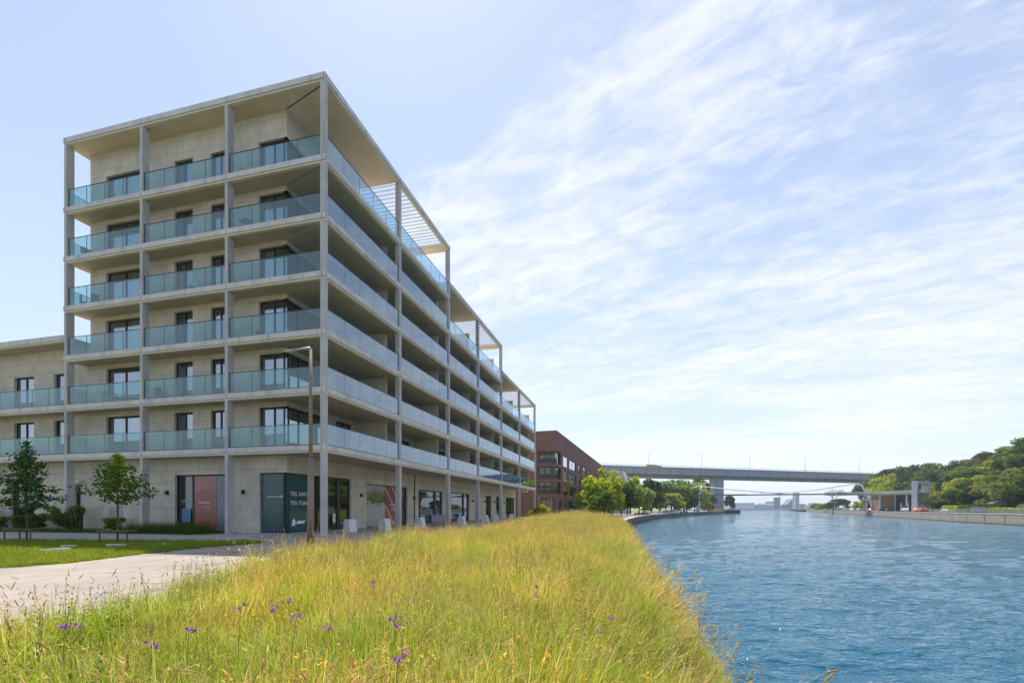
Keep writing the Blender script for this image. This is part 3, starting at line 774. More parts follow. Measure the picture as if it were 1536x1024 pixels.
quay_wall('quay_wall', rfine, -4, RQZ + .25, M['quaystone'], -1, 'pale sunlit stone quay wall along the right bank below the parked cars')
# far land closing the channel
mb = MB(); mb.face([(-2500, 1301, -.6), (742, 1301, -.6), (742, 1700, -.6), (-2500, 1700, -.6)]).face([(-2500, 1500, -.3), (3500, 1500, -.3), (3500, 6000, -.3), (-2500, 6000, -.3)])
tag(mb.build('far_land', M['mown']), kind='structure')

# sheets laid over the ground --------------------------------------------
def strip(name, pts, z, mat, h=0):
    mb = MB(); mb.face([(p[0], p[1], z) for p in pts])
    if h:
        for a, b in zip(pts, pts[1:] + pts[:1]): mb.face([(a[0], a[1], z - h), (b[0], b[1], z - h), (b[0], b[1], z), (a[0], a[1], z)])
    o = mb.build(name, mat); return tag(o, kind='structure')
def loc2w(x, y, z=0):
    c, s = math.cos(ANG), math.sin(ANG); return (CORNER[0] + x * c - y * s, CORNER[1] + x * s + y * c, z)
def L2(x, y): p = loc2w(x, y); return (p[0], p[1])
PATH_E = [(-13.6, 4), (-13.1, 12.2), (-12.5, 13.4), (-12.5, 16.0), (-12.2, 19.0), (-11.0, 20.6)]
prom = PATH_E + [(-11.2, 22.0)] + [L2(WX - .0, -1.6), L2(WX, 0), L2(WX, 60), L2(9.5, 70)] + [(meadow_l(d) + .6, d) for d in (64, 52, 40, 28, 20, 14, 8, 4, -12)] + [(-14.5, -12)]
strip('promenade', prom, -.012, M['path'])
side = [L2(WX, 1.6), L2(WX, -1.6), (-11.2, 22.0), (-26, 23.1), (-60, 30), L2(-46, -1.2), L2(-7.4, -1.2), L2(-7.4, 1.6)]
strip('sidewalk', side, -.006, M['paving'])
# yellow marking worn into the path
MB().face([(-9.2, 12.7, -.006), (-7.6, 13.4, -.006), (-7.62, 13.47, -.006), (-9.22, 12.8, -.006)]).face([(-7.5, 9.6, -.006), (-6.3, 9.9, -.006), (-6.32, 9.97, -.006), (-7.5, 9.66, -.006)]) \
    .build('path_marking', mat_plain('worn_yellow_marking', (.52, .36, .14), .8))
tag(bpy.data.objects['path_marking'], kind='structure')
# kerb round the grass strip and planting bed edge
# dark planting bed along the short face
bed = [L2(-46, -1.25), L2(-7.2, -1.25), L2(-7.2, WY - .01), L2(-46, WY - .01)]
strip('planting_bed', bed, .03, M['turf'], .06)

# ------------------------------------------------------------------ water
m, nt, out = newmat('canal_water'); g = nd(nt, 'ShaderNodeNewGeometry'); pos = g.outputs['Position']
a1 = noise(nt, mapping(nt, pos, (1.0, 1.9, 1), (0, 0, R(8))), 1.5, 4, .6, .4)
a2 = noise(nt, mapping(nt, pos, (.35, .9, 1), (0, 0, R(-6))), .55, 4, .6, .3)
a3 = noise(nt, pos, .035, 3, .5)
hsum = math_(nt, 'ADD', math_(nt, 'MULTIPLY', a1.outputs[0], .26), math_(nt, 'MULTIPLY', a2.outputs[0], .30))
wp = noise(nt, mapping(nt, pos, (.02, .05, 1), (0, 0, R(12))), 1.0, 3, .5)
hsum = math_(nt, 'MULTIPLY', hsum, ramp(nt, wp.outputs[0], [(.35, (.72, .72, .72)), (.62, (1.2, 1.2, 1.2))]))
b = nd(nt, 'ShaderNodeBump', i_Strength=.75, i_Distance=1.0); lk(nt, hsum, b.inputs['Height'])
p = principled(nt, out, ramp(nt, a3.outputs[0], [(.3, (.009, .080, .140)), (.7, (.016, .112, .178))]), .06, 0, .5, b.outputs[0]); p.inputs['IOR'].default_value = 1.33
M['water'] = m
rr = [4.0]
while rr[-1] < 1600: rr.append(rr[-1] * 1.0085 + .004)
kk = np.linspace(-.06, 1.55, 560); D = np.array(rr)[:, None]; X = D * kk[None, :]; Y = np.repeat(D, len(kk), 1)
wr = np.random.RandomState(5); Zw = np.zeros_like(X)
for i in range(50):
    lam = .32 * (1.105 ** i) * 1.0
    if lam > 9: break
    th = math.radians(90 + wr.normal(0, 26)); k = 2 * math.pi / lam; amp = .0165 * lam ** .78 * (1.0 if lam < 1.6 else (1.6 / lam) ** .95)
    fade = np.clip((lam / (D * .0085 * 3)) - .6, 0, 1)
    wob = 1.2 * np.sin(X * .11 + i) + 1.0 * np.sin(Y * .07 + 2 * i)
    s = np.sin(k * (X * math.cos(th) + Y * math.sin(th)) + wob + wr.uniform(0, 6.28))
    env = .6 + .4 * np.sin(X * .21 * wr.uniform(.5, 1.5) + Y * .13 + wr.uniform(0, 6.28))
    Zw += amp * fade * s * env
nr, nc = X.shape
me = bpy.data.meshes.new('water')
verts = np.stack([X, Y, Zw + WATER], -1).reshape(-1, 3)
idx = np.arange(nr * nc).reshape(nr, nc)
quads = np.stack([idx[:-1, :-1], idx[:-1, 1:], idx[1:, 1:], idx[1:, :-1]], -1).reshape(-1, 4)
me.vertices.add(len(verts)); me.vertices.foreach_set('co', verts.ravel())
me.loops.add(quads.size); me.loops.foreach_set('vertex_index', quads.ravel().astype(np.int32))
me.polygons.add(len(quads)); me.polygons.foreach_set('loop_start', np.arange(0, quads.size, 4, dtype=np.int32))
me.update(calc_edges=True); me.polygons.foreach_set('use_smooth', np.ones(len(quads), bool)); me.materials.append(M['water'])
o = bpy.data.objects.new('water', me); COL.objects.link(o); tag(o, kind='structure')
MB().face([(-600, -60, WATER - .6), (3000, -60, WATER - .6), (3000, 1700, WATER - .6), (-600, 1700, WATER - .6)]).build('water_bed', mat_plain('canal_bed', (.02, .05, .05), .9))
tag(bpy.data.objects['water_bed'], kind='structure')

# ------------------------------------------------------------------ grass (stuff)
def mesh_from(name, V, Fq, C, mat):
    me = bpy.data.meshes.new(name); me.from_pydata(V, [], Fq)
    ca = me.color_attributes.new('col', 'FLOAT_COLOR', 'POINT')
    ca.data.foreach_set('color', np.array([(c[0], c[1], c[2], 1) for c in C], dtype=np.float32).ravel())
    me.materials.append(mat); me.polygons.foreach_set('use_smooth', [True] * len(Fq)); return me
def lerp(a, b, t): return tuple(x + (y - x) * t for x, y in zip(a, b))
GREEN = (.075, .145, .010); LIME = (.28, .36, .022); STRAW = (.66, .53, .20); TAN = (.52, .41, .20); CREAM = (.80, .68, .34); DKBR = (.10, .065, .035); YEL = (.62, .36, .0)  # GREEN is darkened: shade between the blades put into their feet
def blade(V, Fq, C, base, az, h, w, lean, curl, c0, c1, seg=4):
    n0 = len(V); dx, dy = math.cos(az), math.sin(az); px, py = -dy, dx
    x, y, z = base; ang = lean
    for k in range(seg + 1):
        t = k / seg; ww = w * (1 - t ** 1.6) + .0004
        V.append((x - px * ww, y - py * ww, z)); V.append((x + px * ww, y + py * ww, z)); c = lerp(c0, c1, t); C += [c, c]
        if k < seg:
            ds = h / seg; x += dx * math.sin(ang) * ds; y += dy * math.sin(ang) * ds; z += math.cos(ang) * ds; ang += curl / seg
            Fq.append((n0 + 2 * k, n0 + 2 * k + 1, n0 + 2 * k + 3, n0 + 2 * k + 2))
    return (x, y, z), ang
def ear(V, Fq, C, p, az, ang, ln, r, c):
    dx, dy = math.cos(az), math.sin(az); d = Vector((dx * math.sin(ang), dy * math.sin(ang), math.cos(ang))); a = d.orthogonal().normalized(); b = d.cross(a); n0 = len(V)
    p = Vector(p)
    for (t, rr_) in ((0, .35), (.3, 1), (.7, .8), (1, .1)):
        for k in range(4):
            th = k * math.pi / 2; q = p + d * ln * t + (a * math.cos(th) + b * math.sin(th)) * r * rr_; V.append(tuple(q)); C.append(lerp(c, (c[0] * .7, c[1] * .7, c[2] * .7), random.random()))
    for i in range(3):
        for k in range(4): j = (k + 1) % 4; Fq.append((n0 + i * 4 + k, n0 + i * 4 + j, n0 + i * 4 + 4 + j, n0 + i * 4 + 4 + k))
def tuft(kind, seed, wm=1.0):
    r = random.Random(seed); V, Fq, C = [], [], []
    rad = .16
    def spot(): a = r.uniform(0, 6.28); q = rad * math.sqrt(r.random()); return (q * math.cos(a), q * math.sin(a), -.03)
    nb = int(dict(lush=60, mixed=50, straw=34, weed=40, flower=50)[kind] / wm ** .5)
    for _ in range(nb):
        h = r.uniform(.32, .60); g = r.random()
        c0 = lerp(GREEN, LIME, r.random()); c1 = lerp(LIME, STRAW, r.random() * (.25 if kind == 'lush' else .75))
        blade(V, Fq, C, spot(), r.uniform(0, 6.28), h, r.uniform(.0013, .0030) * wm, r.uniform(.0, .2), r.uniform(.05, .75) if r.random() < .66 else r.uniform(.9, 2.3), c0, c1, 4)
    ns = int(dict(lush=6, mixed=13, straw=26, weed=6, flower=8)[kind] / wm ** .3)
    for _ in range(ns):
        az = r.gauss(.3, 1.3); h = r.uniform(.44, .76); c0 = lerp(LIME, STRAW, r.random()); c1 = lerp(STRAW, TAN, r.random())
        p, a = blade(V, Fq, C, spot(), az, h, .0012 * wm, r.uniform(.0, .16), r.uniform(.1, .8) if r.random() < .4 else r.uniform(1, 2.7), c0, c1, 6)
        ear(V, Fq, C, p, az, a + .2, r.uniform(.04, .08), r.uniform(.0016, .0034) * (.7 + .3 * wm), lerp(STRAW, TAN, r.random()))
    if kind in ('straw', 'mixed'):          # feathery seed heads above the blades
        for _ in range(5 if kind == 'straw' else 2):
            az = r.gauss(.2, 1.4); p, a = blade(V, Fq, C, spot(), az, r.uniform(.44, .72), .001 * wm, r.uniform(0, .15), r.uniform(.1, .7), LIME, STRAW, 5)
            cc = lerp((.52, .40, .20), (.70, .60, .34), r.random())
            for q in range(7): ear(V, Fq, C, (p[0], p[1], p[2] - .014 * q), az + r.uniform(-1.2, 1.2), a + r.uniform(.1, .7), r.uniform(.02, .04), .0022 * wm ** .5, cc)
    if kind == 'weed':
        for _ in range(2):
            az = r.uniform(0, 6.28); b = spot(); h = r.uniform(.5, .98)
            p, a = blade(V, Fq, C, b, az, h, .0024, r.uniform(0, .12), r.uniform(0, .25), (.08, .08, .03), DKBR, 4)
            for q in range(7):
                t = .55 + .45 * q / 7; pp_ = (b[0] + (p[0] - b[0]) * t, b[1] + (p[1] - b[1]) * t, b[2] + (p[2] - b[2]) * t)
                ear(V, Fq, C, pp_, r.uniform(0, 6.28), r.uniform(.2, .9), r.uniform(.012, .024), .004, lerp(DKBR, TAN, r.random()))
            for q in range(5):
                t = r.uniform(.2, .6); pp_ = (b[0] + (p[0] - b[0]) * t, b[1] + (p[1] - b[1]) * t, b[2] + (p[2] - b[2]) * t)
                blade(V, Fq, C, pp_, r.uniform(0, 6.28), r.uniform(.06, .13), .012, .9, .7, GREEN, LIME, 3)
    if kind in ('weed', 'lush') and seed % 2 == 0:          # broad leaved herb among the blades
        for _ in range(9):
            blade(V, Fq, C, spot(), r.uniform(0, 6.28), r.uniform(.16, .34), r.uniform(.007, .013), r.uniform(.1, .5), r.uniform(.6, 1.6), (.07, .16, .015), (.20, .30, .03), 4)
    if kind == 'flower':
        for _ in range(2):
            az = r.uniform(0, 6.28); p, a = blade(V, Fq, C, spot(), az, r.uniform(.42, .60), .0018, r.uniform(0, .2), .3, GREEN, LIME, 4)
            for q in range(9):
                blade(V, Fq, C, (p[0] + r.uniform(-.012, .012), p[1] + r.uniform(-.012, .012), p[2] - r.random() * .03), q * .7 + r.random() * .3, r.uniform(.014, .022), .0055, 1.1, .3, YEL, (.7, .45, .0), 2)
    return mesh_from('tuft_' + kind, V, Fq, C, M['grass'])
def gn_scatter(name, pts, rots, scls, idxs, meshes, mat, kind_label):
    """one object: a point mesh whose geometry nodes put a tuft on every point"""
    me = bpy.data.meshes.new(name); me.from_pydata([tuple(p) for p in pts], [], [])
    for nm, ty, data in (('rot', 'FLOAT_VECTOR', rots), ('scl', 'FLOAT', scls), ('idx', 'INT', idxs)):
        a = me.attributes.new(nm, ty, 'POINT'); arr = np.array(data, dtype=np.int32 if ty == 'INT' else np.float32).ravel()
        a.data.foreach_set('vector' if ty == 'FLOAT_VECTOR' else 'value', arr)
    me.materials.append(mat)
    o = bpy.data.objects.new(name, me); COL.objects.link(o)
    col = bpy.data.collections.new(name + '_tufts')
    for i, mm in enumerate(meshes):
        t = bpy.data.objects.new('tuft_%02d' % i, mm); col.objects.link(t)
    ng = bpy.data.node_groups.new(name, 'GeometryNodeTree')
    ng.interface.new_socket('Geometry', in_out='INPUT', socket_type='NodeSocketGeometry'); ng.interface.new_socket('Geometry', in_out='OUTPUT', socket_type='NodeSocketGeometry')
    gi = ng.nodes.new('NodeGroupInput'); go = ng.nodes.new('NodeGroupOutput')
    ci = ng.nodes.new('GeometryNodeCollectionInfo'); ci.inputs['Collection'].default_value = col; ci.inputs['Separate Children'].default_value = True; ci.inputs['Reset Children'].default_value = True
    ip = ng.nodes.new('GeometryNodeInstanceOnPoints'); ip.inputs['Pick Instance'].default_value = True
    def named(nm, ty):
        q = ng.nodes.new('GeometryNodeInputNamedAttribute'); q.data_type = ty; q.inputs['Name'].default_value = nm; return q.outputs['Attribute']
    ng.links.new(gi.outputs[0], ip.inputs['Points']); ng.links.new(ci.outputs[0], ip.inputs['Instance'])
    ng.links.new(named('idx', 'INT'), ip.inputs['Instance Index']); ng.links.new(named('rot', 'FLOAT_VECTOR'), ip.inputs['Rotation']); ng.links.new(named('scl', 'FLOAT'), ip.inputs['Scale'])
    ng.links.new(ip.outputs[0], go.inputs[0])
    md = o.modifiers.new('scatter', 'NODES'); md.node_group = ng
    tag(o, kind_label[0], kind_label[1], kind='stuff'); return o
kinds = ['lush', 'lush', 'lush', 'mixed', 'mixed', 'mixed', 'mixed', 'straw', 'straw', 'straw', 'straw', 'weed', 'weed', 'flower']
tufts = [tuft(k, 100 + i, 1.9) for i, k in enumerate(kinds)] + [tuft(k, 200 + i, 1.1) for i, k in enumerate(kinds)]
gr_ = random.Random(11); P_, R_, S_, I_ = [], [], [], []
def vnoise(x, y): return math.sin(x * .9 + 1.3 * math.sin(y * .5)) * .5 + math.sin(y * .7 + x * .4 + 2) * .5
def add_band(d0, d1, dens, smin, smax):
    d = d0
    area_rows = 0
    step = 1 / math.sqrt(dens)
    while d < d1:
        l = meadow_l(d); e = edge_l(d) + .35; x = max(l, -1.25 * d - 3)
        while x < min(e + .45 * vnoise(d * 2.1, d * 3.3) + .45 * vnoise(d * .8, d * .5), 1.2 * d + 2):
            xx = x + gr_.uniform(-.5, .5) * step; dd = d + gr_.uniform(-.5, .5) * step
            le = meadow_l(dd); fr = (xx - le) / 1.2
            if xx > le - .1 + .35 * vnoise(xx * 3, dd * 2.2) and math.hypot(xx, dd) > 1.0:
                z = ground_z(xx, dd); v = vnoise(xx, dd) + gr_.gauss(0, .5); far = min(1, dd / 26)
                right = sstep((xx - edge_l(dd) + 2) / 2.4)
                q = v + .75 * far - .42 + .55 * right
                if q < -.25: k = gr_.choice([0, 1, 2, 0, 1, 2, 3, 4, 13])
                elif q < .55: k = gr_.choice([0, 1, 2, 3, 4, 5, 6, 3, 4, 5, 6, 11, 13])
                else: k = gr_.choice([3, 4, 5, 6, 7, 8, 9, 10, 7, 8])
                if fr < .9 and dd < 18 and gr_.random() < .42: k = gr_.choice([11, 12])
                cell = random.Random(int(math.floor(xx / .75 + .4 * vnoise(xx * 2, dd * 3))) * 7919 + int(math.floor(dd / .9 + .4 * vnoise(dd * 2, xx * 3))) * 104729)
                cq = cell.random(); chgt = cell.uniform(.72, 1.28)
                if gr_.random() < .62:
                    if cq < .34 * (1 - .9 * far): k = gr_.choice([0, 1, 2, 0, 1, 2, 13])
                    elif cq < .44 + .3 * far: k = gr_.choice([7, 8, 9, 10])
                    elif cq < .56 + .24 * far: k = gr_.choice([11, 12, 0, 4])
                    elif cq < .70 + .18 * far: k = gr_.choice([13, 13, 3, 4])
                s = chgt * gr_.uniform(smin, smax) * (1.0 + .2 * vnoise(xx * 1.1, dd * 1.1)) * (.75 + .25 * sstep(fr + .4)) * (1 - .55 * sstep((dd - 54) / 16))
                P_.append((xx, dd, z - .03)); I_.append(k + (0 if dd < 9 + gr_.uniform(-2, 2) or (dd > 14 and gr_.random() < .55) else len(kinds)))
                R_.append((gr_.gauss(0, .05) , gr_.gauss(0, .05) + .03 + (.34 + gr_.uniform(-.25, .45)) * right * (1 - .5 * far), gr_.gauss(0, .55) if k in (7, 8, 9, 10) or right > .35 else gr_.uniform(0, 6.28))); S_.append(s)
            x += step
        d += step
add_band(-2.0, .9, 10, .9, 1.1)
add_band(.9, 5, 50, .75, 1.2)
add_band(5, 10, 40, .8, 1.2)
add_band(10, 20, 30, .76, 1.12)
add_band(20, 40, 20, .72, 1.14)
add_band(40, 76, 11, .9, 1.6)
d = 1.6
while d < 60:
    for _ in range(2):
        dd = d + gr_.uniform(-.1, .1); xx = edge_l(dd) + gr_.uniform(-.5, .35) + .3 * vnoise(dd * 1.7, dd * .9)
        P_.append((xx, dd, ground_z(xx, dd) - .02)); k = gr_.choice([7, 8, 9, 10, 3, 4, 1]); I_.append(k)
        R_.append((gr_.gauss(0, .2), gr_.uniform(.3, 1.0), gr_.gauss(0, .5))); S_.append(gr_.uniform(.75, 1.5) * (1 + .3 * vnoise(dd * 2.3, dd)))
    for _ in range(2):          # sparse grass down the bank
        dd = d + gr_.uniform(-.1, .1); xx = edge_l(dd) + gr_.uniform(.3, 2.2)
        P_.append((xx, dd, ground_z(xx, dd) - .03)); I_.append(gr_.choice([0, 1, 3, 4, 5, 7])); R_.append((gr_.gauss(0, .15), gr_.uniform(.1, .5), gr_.gauss(0, .6))); S_.append(gr_.uniform(.6, .95))
    d += .10 + d * .006
gn_scatter('meadow_grass', P_, R_, S_, I_, tufts, M['grass'], ('tall yellow green meadow grass covering the bank between path and water', 'meadow grass'))
print('meadow tufts', len(P_))
# short lawn strip beside the path, and bed grasses
def short_tuft(seed, h0, h1, n, cA, cB, rad=.14):
    r = random.Random(seed); V, Fq, C = [], [], []
    for _ in range(n):
        a = r.uniform(0, 6.28); q = rad * math.sqrt(r.random())
        blade(V, Fq, C, (q * math.cos(a), q * math.sin(a), -.02), r.uniform(0, 6.28), r.uniform(h0, h1), r.uniform(.003, .006), r.uniform(.05, .5), r.uniform(.2, 1.2), lerp(GREEN, cA, r.random()), lerp(cA, cB, r.random()), 3)
    return mesh_from('short_tuft', V, Fq, C, M['lawn'])
st = [short_tuft(i, .06, .2, 34, LIME, (.30, .30, .04)) for i in range(3)]
STRIP = [(-12.9, 12.4), (-12.35, 13.5), (-12.35, 16.0), (-12.1, 19.0), (-11.2, 20.7), (-11.5, 21.7), (-26, 22.7), (-34, 24.2), (-34, 12.4)]
strip('grass_strip', STRIP, .02, M['turf'], .05)
def inside(p, poly):
    c = False; j = len(poly) - 1
    for i in range(len(poly)):
        if (poly[i][1] > p[1]) != (poly[j][1] > p[1]) and p[0] < (poly[j][0] - poly[i][0]) * (p[1] - poly[i][1]) / (poly[j][1] - poly[i][1]) + poly[i][0]: c = not c
        j = i
    return c
P_, R_, S_, I_ = [], [], [], []
for _ in range(9000):
    x = gr_.uniform(-34, -11); y = gr_.uniform(12.3, 24.3)
    if x < -1.12 * y - 1 or not inside((x, y), STRIP): continue
    P_.append((x, y, .02)); R_.append((0, 0, gr_.uniform(0, 6.28))); S_.append(gr_.uniform(.6, 1.3)); I_.append(gr_.randrange(3))
for _ in range(1500):
    i = gr_.randrange(5); t = gr_.random(); a, b = STRIP[i], STRIP[i + 1]; P_.append((a[0] + (b[0] - a[0]) * t + gr_.gauss(.02, .12), a[1] + (b[1] - a[1]) * t + gr_.gauss(0, .08), .0)); R_.append((0, 0, gr_.uniform(0, 6.28))); S_.append(gr_.uniform(.3, .9)); I_.append(gr_.randrange(3))
gn_scatter('lawn_grass', P_, R_, S_, I_, st, M['lawn'], ('short lush grass on the strip between path and sidewalk', 'lawn grass'))
bt = [short_tuft(20 + i, .35, .85, 40, (.06, .12, .015), (.13, .17, .03), .2) for i in range(3)]
P_, R_, S_, I_ = [], [], [], []
for _ in range(700):
    x = gr_.uniform(-30, -7.4); y = gr_.uniform(-1.2, .9); p = loc2w(x, y, .02)
    tall = x > -13.5 and x < -7.9
    if not tall and gr_.random() < .2: continue
    P_.append(p); R_.append((0, 0, gr_.uniform(0, 6.28))); S_.append(gr_.uniform(.7, 1.25) if tall else gr_.uniform(.25, .5)); I_.append(gr_.randrange(3))
gn_scatter('bed_grass', P_, R_, S_, I_, bt, M['lawn'], ('dark green ornamental grass in the bed below the building wall', 'bed grass'))
# purple flowers standing out of the meadow
def thistle(r):
    root = empty('purple_flower', (0, 0, 0)); s = MB(); h = r.uniform(.50, .62)
    top = (r.uniform(-.05, .05), r.uniform(-.05, .05), h); s.tube([(0, 0, 0), (top[0] * .4, top[1] * .4, h * .5), top], [.0025, .002, .0016], 5).build('stem', M['stemg'], root)
    hd = MB()
    for q in range(r.choice([4, 5, 6])):
        c = Vector(top) + Vector((r.uniform(-.03, .03), r.uniform(-.03, .03), r.uniform(-.03, .02)))
        for k in range(26):
            d = Vector((r.gauss(0, 1), r.gauss(0, 1), r.gauss(.6, .8))).normalized(); a = d.orthogonal().normalized() * .003
            hd.face([c - a, c + a, c + d * r.uniform(.010, .017) + a * .8, c + d * .017 - a * .8])
    hd.build('flower_head', M['purple'], root); return root
M['stemg'] = mat_plain('flower_stem', (.10, .15, .03), .7); M['purple'] = mat_mottled('purple_petals', (.52, .24, .52), .25, 40, .7, 90, .2, .1)
fr_ = random.Random(4)
for (u, v, lab) in ((440, 898, 'purple flower leaning on the left beside a yellow bloom'), (432, 925, 'small purple flower just under the leaning pair on the left'), (505, 931, 'wide purple flower cluster left of the meadow centre'),
                    (597, 932, 'purple flower in the middle of the meadow above the nearest one'), (603, 973, 'purple flower nearest to the camera in the lower middle'), (563, 874, 'pale purple flower far back in the meadow centre'),
                    (812, 889, 'pink purple flower right of the meadow centre'), (914, 924, 'pale purple flower close to the water side'), (95, 950, 'dusky purple flower cluster at the far left near the path'), (278, 958, 'faded purple flower among grass at lower left'), (420, 905, 'purple flower touching the leaning one on its left side'), (590, 938, 'low purple flower just left below the central one'), (590, 990, 'pale purple flower beside and below the nearest one'), (800, 884, 'small purple flower left of the pink purple one'),
                    (118, 940, 'lilac flower cluster right of the dusky one at far left'), (222, 955, 'purple flower between the dusky cluster and the faded one'), (356, 915, 'purple flower near a yellow bloom left of the leaning pair'), (905, 945, 'low lilac flower under the one close to the water')):
    f = thistle(fr_); d = 2.2
    for it in range(30):
        zt = ground_z((u - CX) / F * d, d) + .60; d = max(1.2, (EYE - zt) / ((v - HZ) / F))
    x = (u - CX) / F * d; f.location = (x, d, ground_z(x, d) + .02); tag(f, lab, 'flower', 'purple meadow flowers')
    f.scale = (1.12, 1.12, 1.06)
# ------------------------------------------------------------------ trees
def leaf_mesh(name, pts, size, colA, colB, mat, up=.25, seed=0):
    """many small leaf clumps: diamonds turned every way, each with its own shade"""
    r = np.random.RandomState(seed); n = len(pts); P = np.array(pts)
    N = r.normal(0, 1, (n, 3)); N[:, 2] += up * 2; N /= np.linalg.norm(N, axis=1)[:, None]
    A = np.cross(N, r.normal(0, 1, (n, 3))); A /= np.linalg.norm(A, axis=1)[:, None]; B = np.cross(N, A)
    s = size * r.uniform(.6, 1.35, (n, 1)); w = s * r.uniform(.45, .8, (n, 1))
    V = np.stack([P - A * s, P + B * w + N * s * .15, P + A * s, P - B * w + N * s * .15], 1).reshape(-1, 3)
    t = r.uniform(0, 1, (n, 1)) ** 1.3; C = np.array(colA)[None] * (1 - t) + np.array(colB)[None] * t; C = C * r.uniform(.75, 1.25, (n, 1))
    C = np.repeat(np.concatenate([C, np.ones((n, 1))], 1), 4, 0).astype(np.float32)
    me = bpy.data.meshes.new(name); me.vertices.add(n * 4); me.vertices.foreach_set('co', V.ravel().astype(np.float32))
    me.loops.add(n * 4); me.loops.foreach_set('vertex_index', np.arange(n * 4, dtype=np.int32)); me.polygons.add(n); me.polygons.foreach_set('loop_start', np.arange(0, n * 4, 4, dtype=np.int32))
    me.update(calc_edges=True); ca = me.color_attributes.new('col', 'FLOAT_COLOR', 'POINT'); ca.data.foreach_set('color', C.ravel()); me.materials.append(mat); return me
def crown_points(seed, n, h, rad, shape='round', lobes=16):
    """points in the shells of uneven lobes; z from the crown's foot (0) to h"""
    r = np.random.RandomState(seed); L = []
    for k in range(lobes):
        z = r.uniform(.12, .92); a = r.uniform(0, 6.28)
        prof = {'round': math.sin(math.pi * min(1, z * .9 + .12)) ** .6, 'cone': (1 - z) ** .8 * .95 + .05, 'tall': math.sin(math.pi * (z * .85 + .1)) ** .5 * .8, 'flat': .95 if z > .45 else .55}[shape]
        q = prof * rad * r.uniform(.35, .78); L.append((q * math.cos(a), q * math.sin(a), z * h, rad * r.uniform(.26, .46) * (prof * .6 + .4)))
    L.append((0, 0, h * .55, rad * .5)); P = []
    w = np.array([l[3] ** 2 for l in L]); w /= w.sum()
    for k in r.choice(len(L), n, p=w):
        l = L[k]; d = r.normal(0, 1, 3); d /= np.linalg.norm(d); rr_ = l[3] * (r.uniform(.55, 1.08) if r.rand() < .85 else r.uniform(.2, .6))
        P.append((l[0] + d[0] * rr_, l[1] + d[1] * rr_, l[2] + d[2] * rr_ * .85))
    return P, L
def trunk_mb(h, r0, L, seed, base=0):
    mb = MB(); r = random.Random(seed)
    j = [(0, 0, base - .15), (r.uniform(-.04, .04) * h, r.uniform(-.04, .04) * h, h * .35), (r.uniform(-.05, .05) * h, r.uniform(-.05, .05) * h, h * .7)]
    mb.tube(j, [r0, r0 * .75, r0 * .4], 7)
    for l in L[:7]: mb.tube([j[1], ((j[1][0] + l[0]) / 2, (j[1][1] + l[1]) / 2, j[1][2] + (l[2] - j[1][2]) * .6), (l[0], l[1], l[2])], [r0 * .4, r0 * .25, r0 * .1], 5)
    return mb
PROTO = {}
def proto_tree(kind, seed, h, rad, foot, n, leaf, cA, cB, shape, lobes=16):
    """a tree of nominal height h: returns (crown mesh, trunk mesh)"""
    P, L = crown_points(seed, n, h - foot, rad, shape, lobes); P = [(p[0], p[1], p[2] + foot) for p in P]; L = [(l[0], l[1], l[2] + foot, l[3]) for l in L]
    cm = leaf_mesh('crown', P, leaf, cA, cB, M['leaf'], seed=seed)
    t = trunk_mb(h, h * .02, L, seed); o = t.build('trunk', M['bark']); tm = o.data; bpy.data.objects.remove(o)
    PROTO.setdefault(kind, []).append((cm, tm, h))
cols = dict(dark=((.020, .048, .012), (.060, .105, .024)), mid=((.065, .115, .018), (.14, .20, .035)), bright=((.19, .23, .016), (.36, .38, .035)), olive=((.10, .12, .04), (.20, .20, .075)), pale=((.15, .20, .05), (.28, .31, .09)))
for kind, (a, b) in cols.items():
    for s in range(3): proto_tree(kind, 40 + s * 7 + len(kind), 12, 5.2 + .5 * s, 1.6, 3200, .42, a, b, ('round', 'round', 'tall')[s], 15 + 4 * s)
for s in range(2): proto_tree('conifer', 90 + s, 12, 3.0, 1.0, 2000, .40, (.012, .032, .014), (.03, .06, .022), 'cone', 22)
for s in range(2): proto_tree('shrub', 70 + s, 3, 1.9, .1, 1500, .16, *cols['mid'], 'flat', 12)
def plant_tree(name, kind, x, d, z, h, w, label, cat, group, seed):
    r = random.Random(seed); pr = PROTO[kind]; cm, tm, h0 = pr[seed % len(pr)]
    root = empty(name, (x, d, z), r.uniform(0, 6.28), label, cat, group)
    s = h / h0; sw = w / (2 * 5.2) if kind not in ('conifer', 'shrub') else w / (2 * (3.0 if kind == 'conifer' else 1.9))
    for nm, me in (('trunk', tm), ('crown', cm)):
        o = bpy.data.objects.new(nm, me); COL.objects.link(o); o.parent = root; o.scale = (sw, sw, s)
    return root
ORD = ['first', 'second', 'third', 'fourth', 'fifth', 'sixth', 'seventh', 'eighth', 'ninth', 'tenth', 'eleventh', 'twelfth', 'thirteenth', 'fourteenth', 'fifteenth', 'sixteenth', 'seventeenth', 'eighteenth', 'nineteenth', 'twentieth']
KN = dict(dark='dark green', mid='mid green', bright='bright yellow green', olive='olive green', pale='pale green')
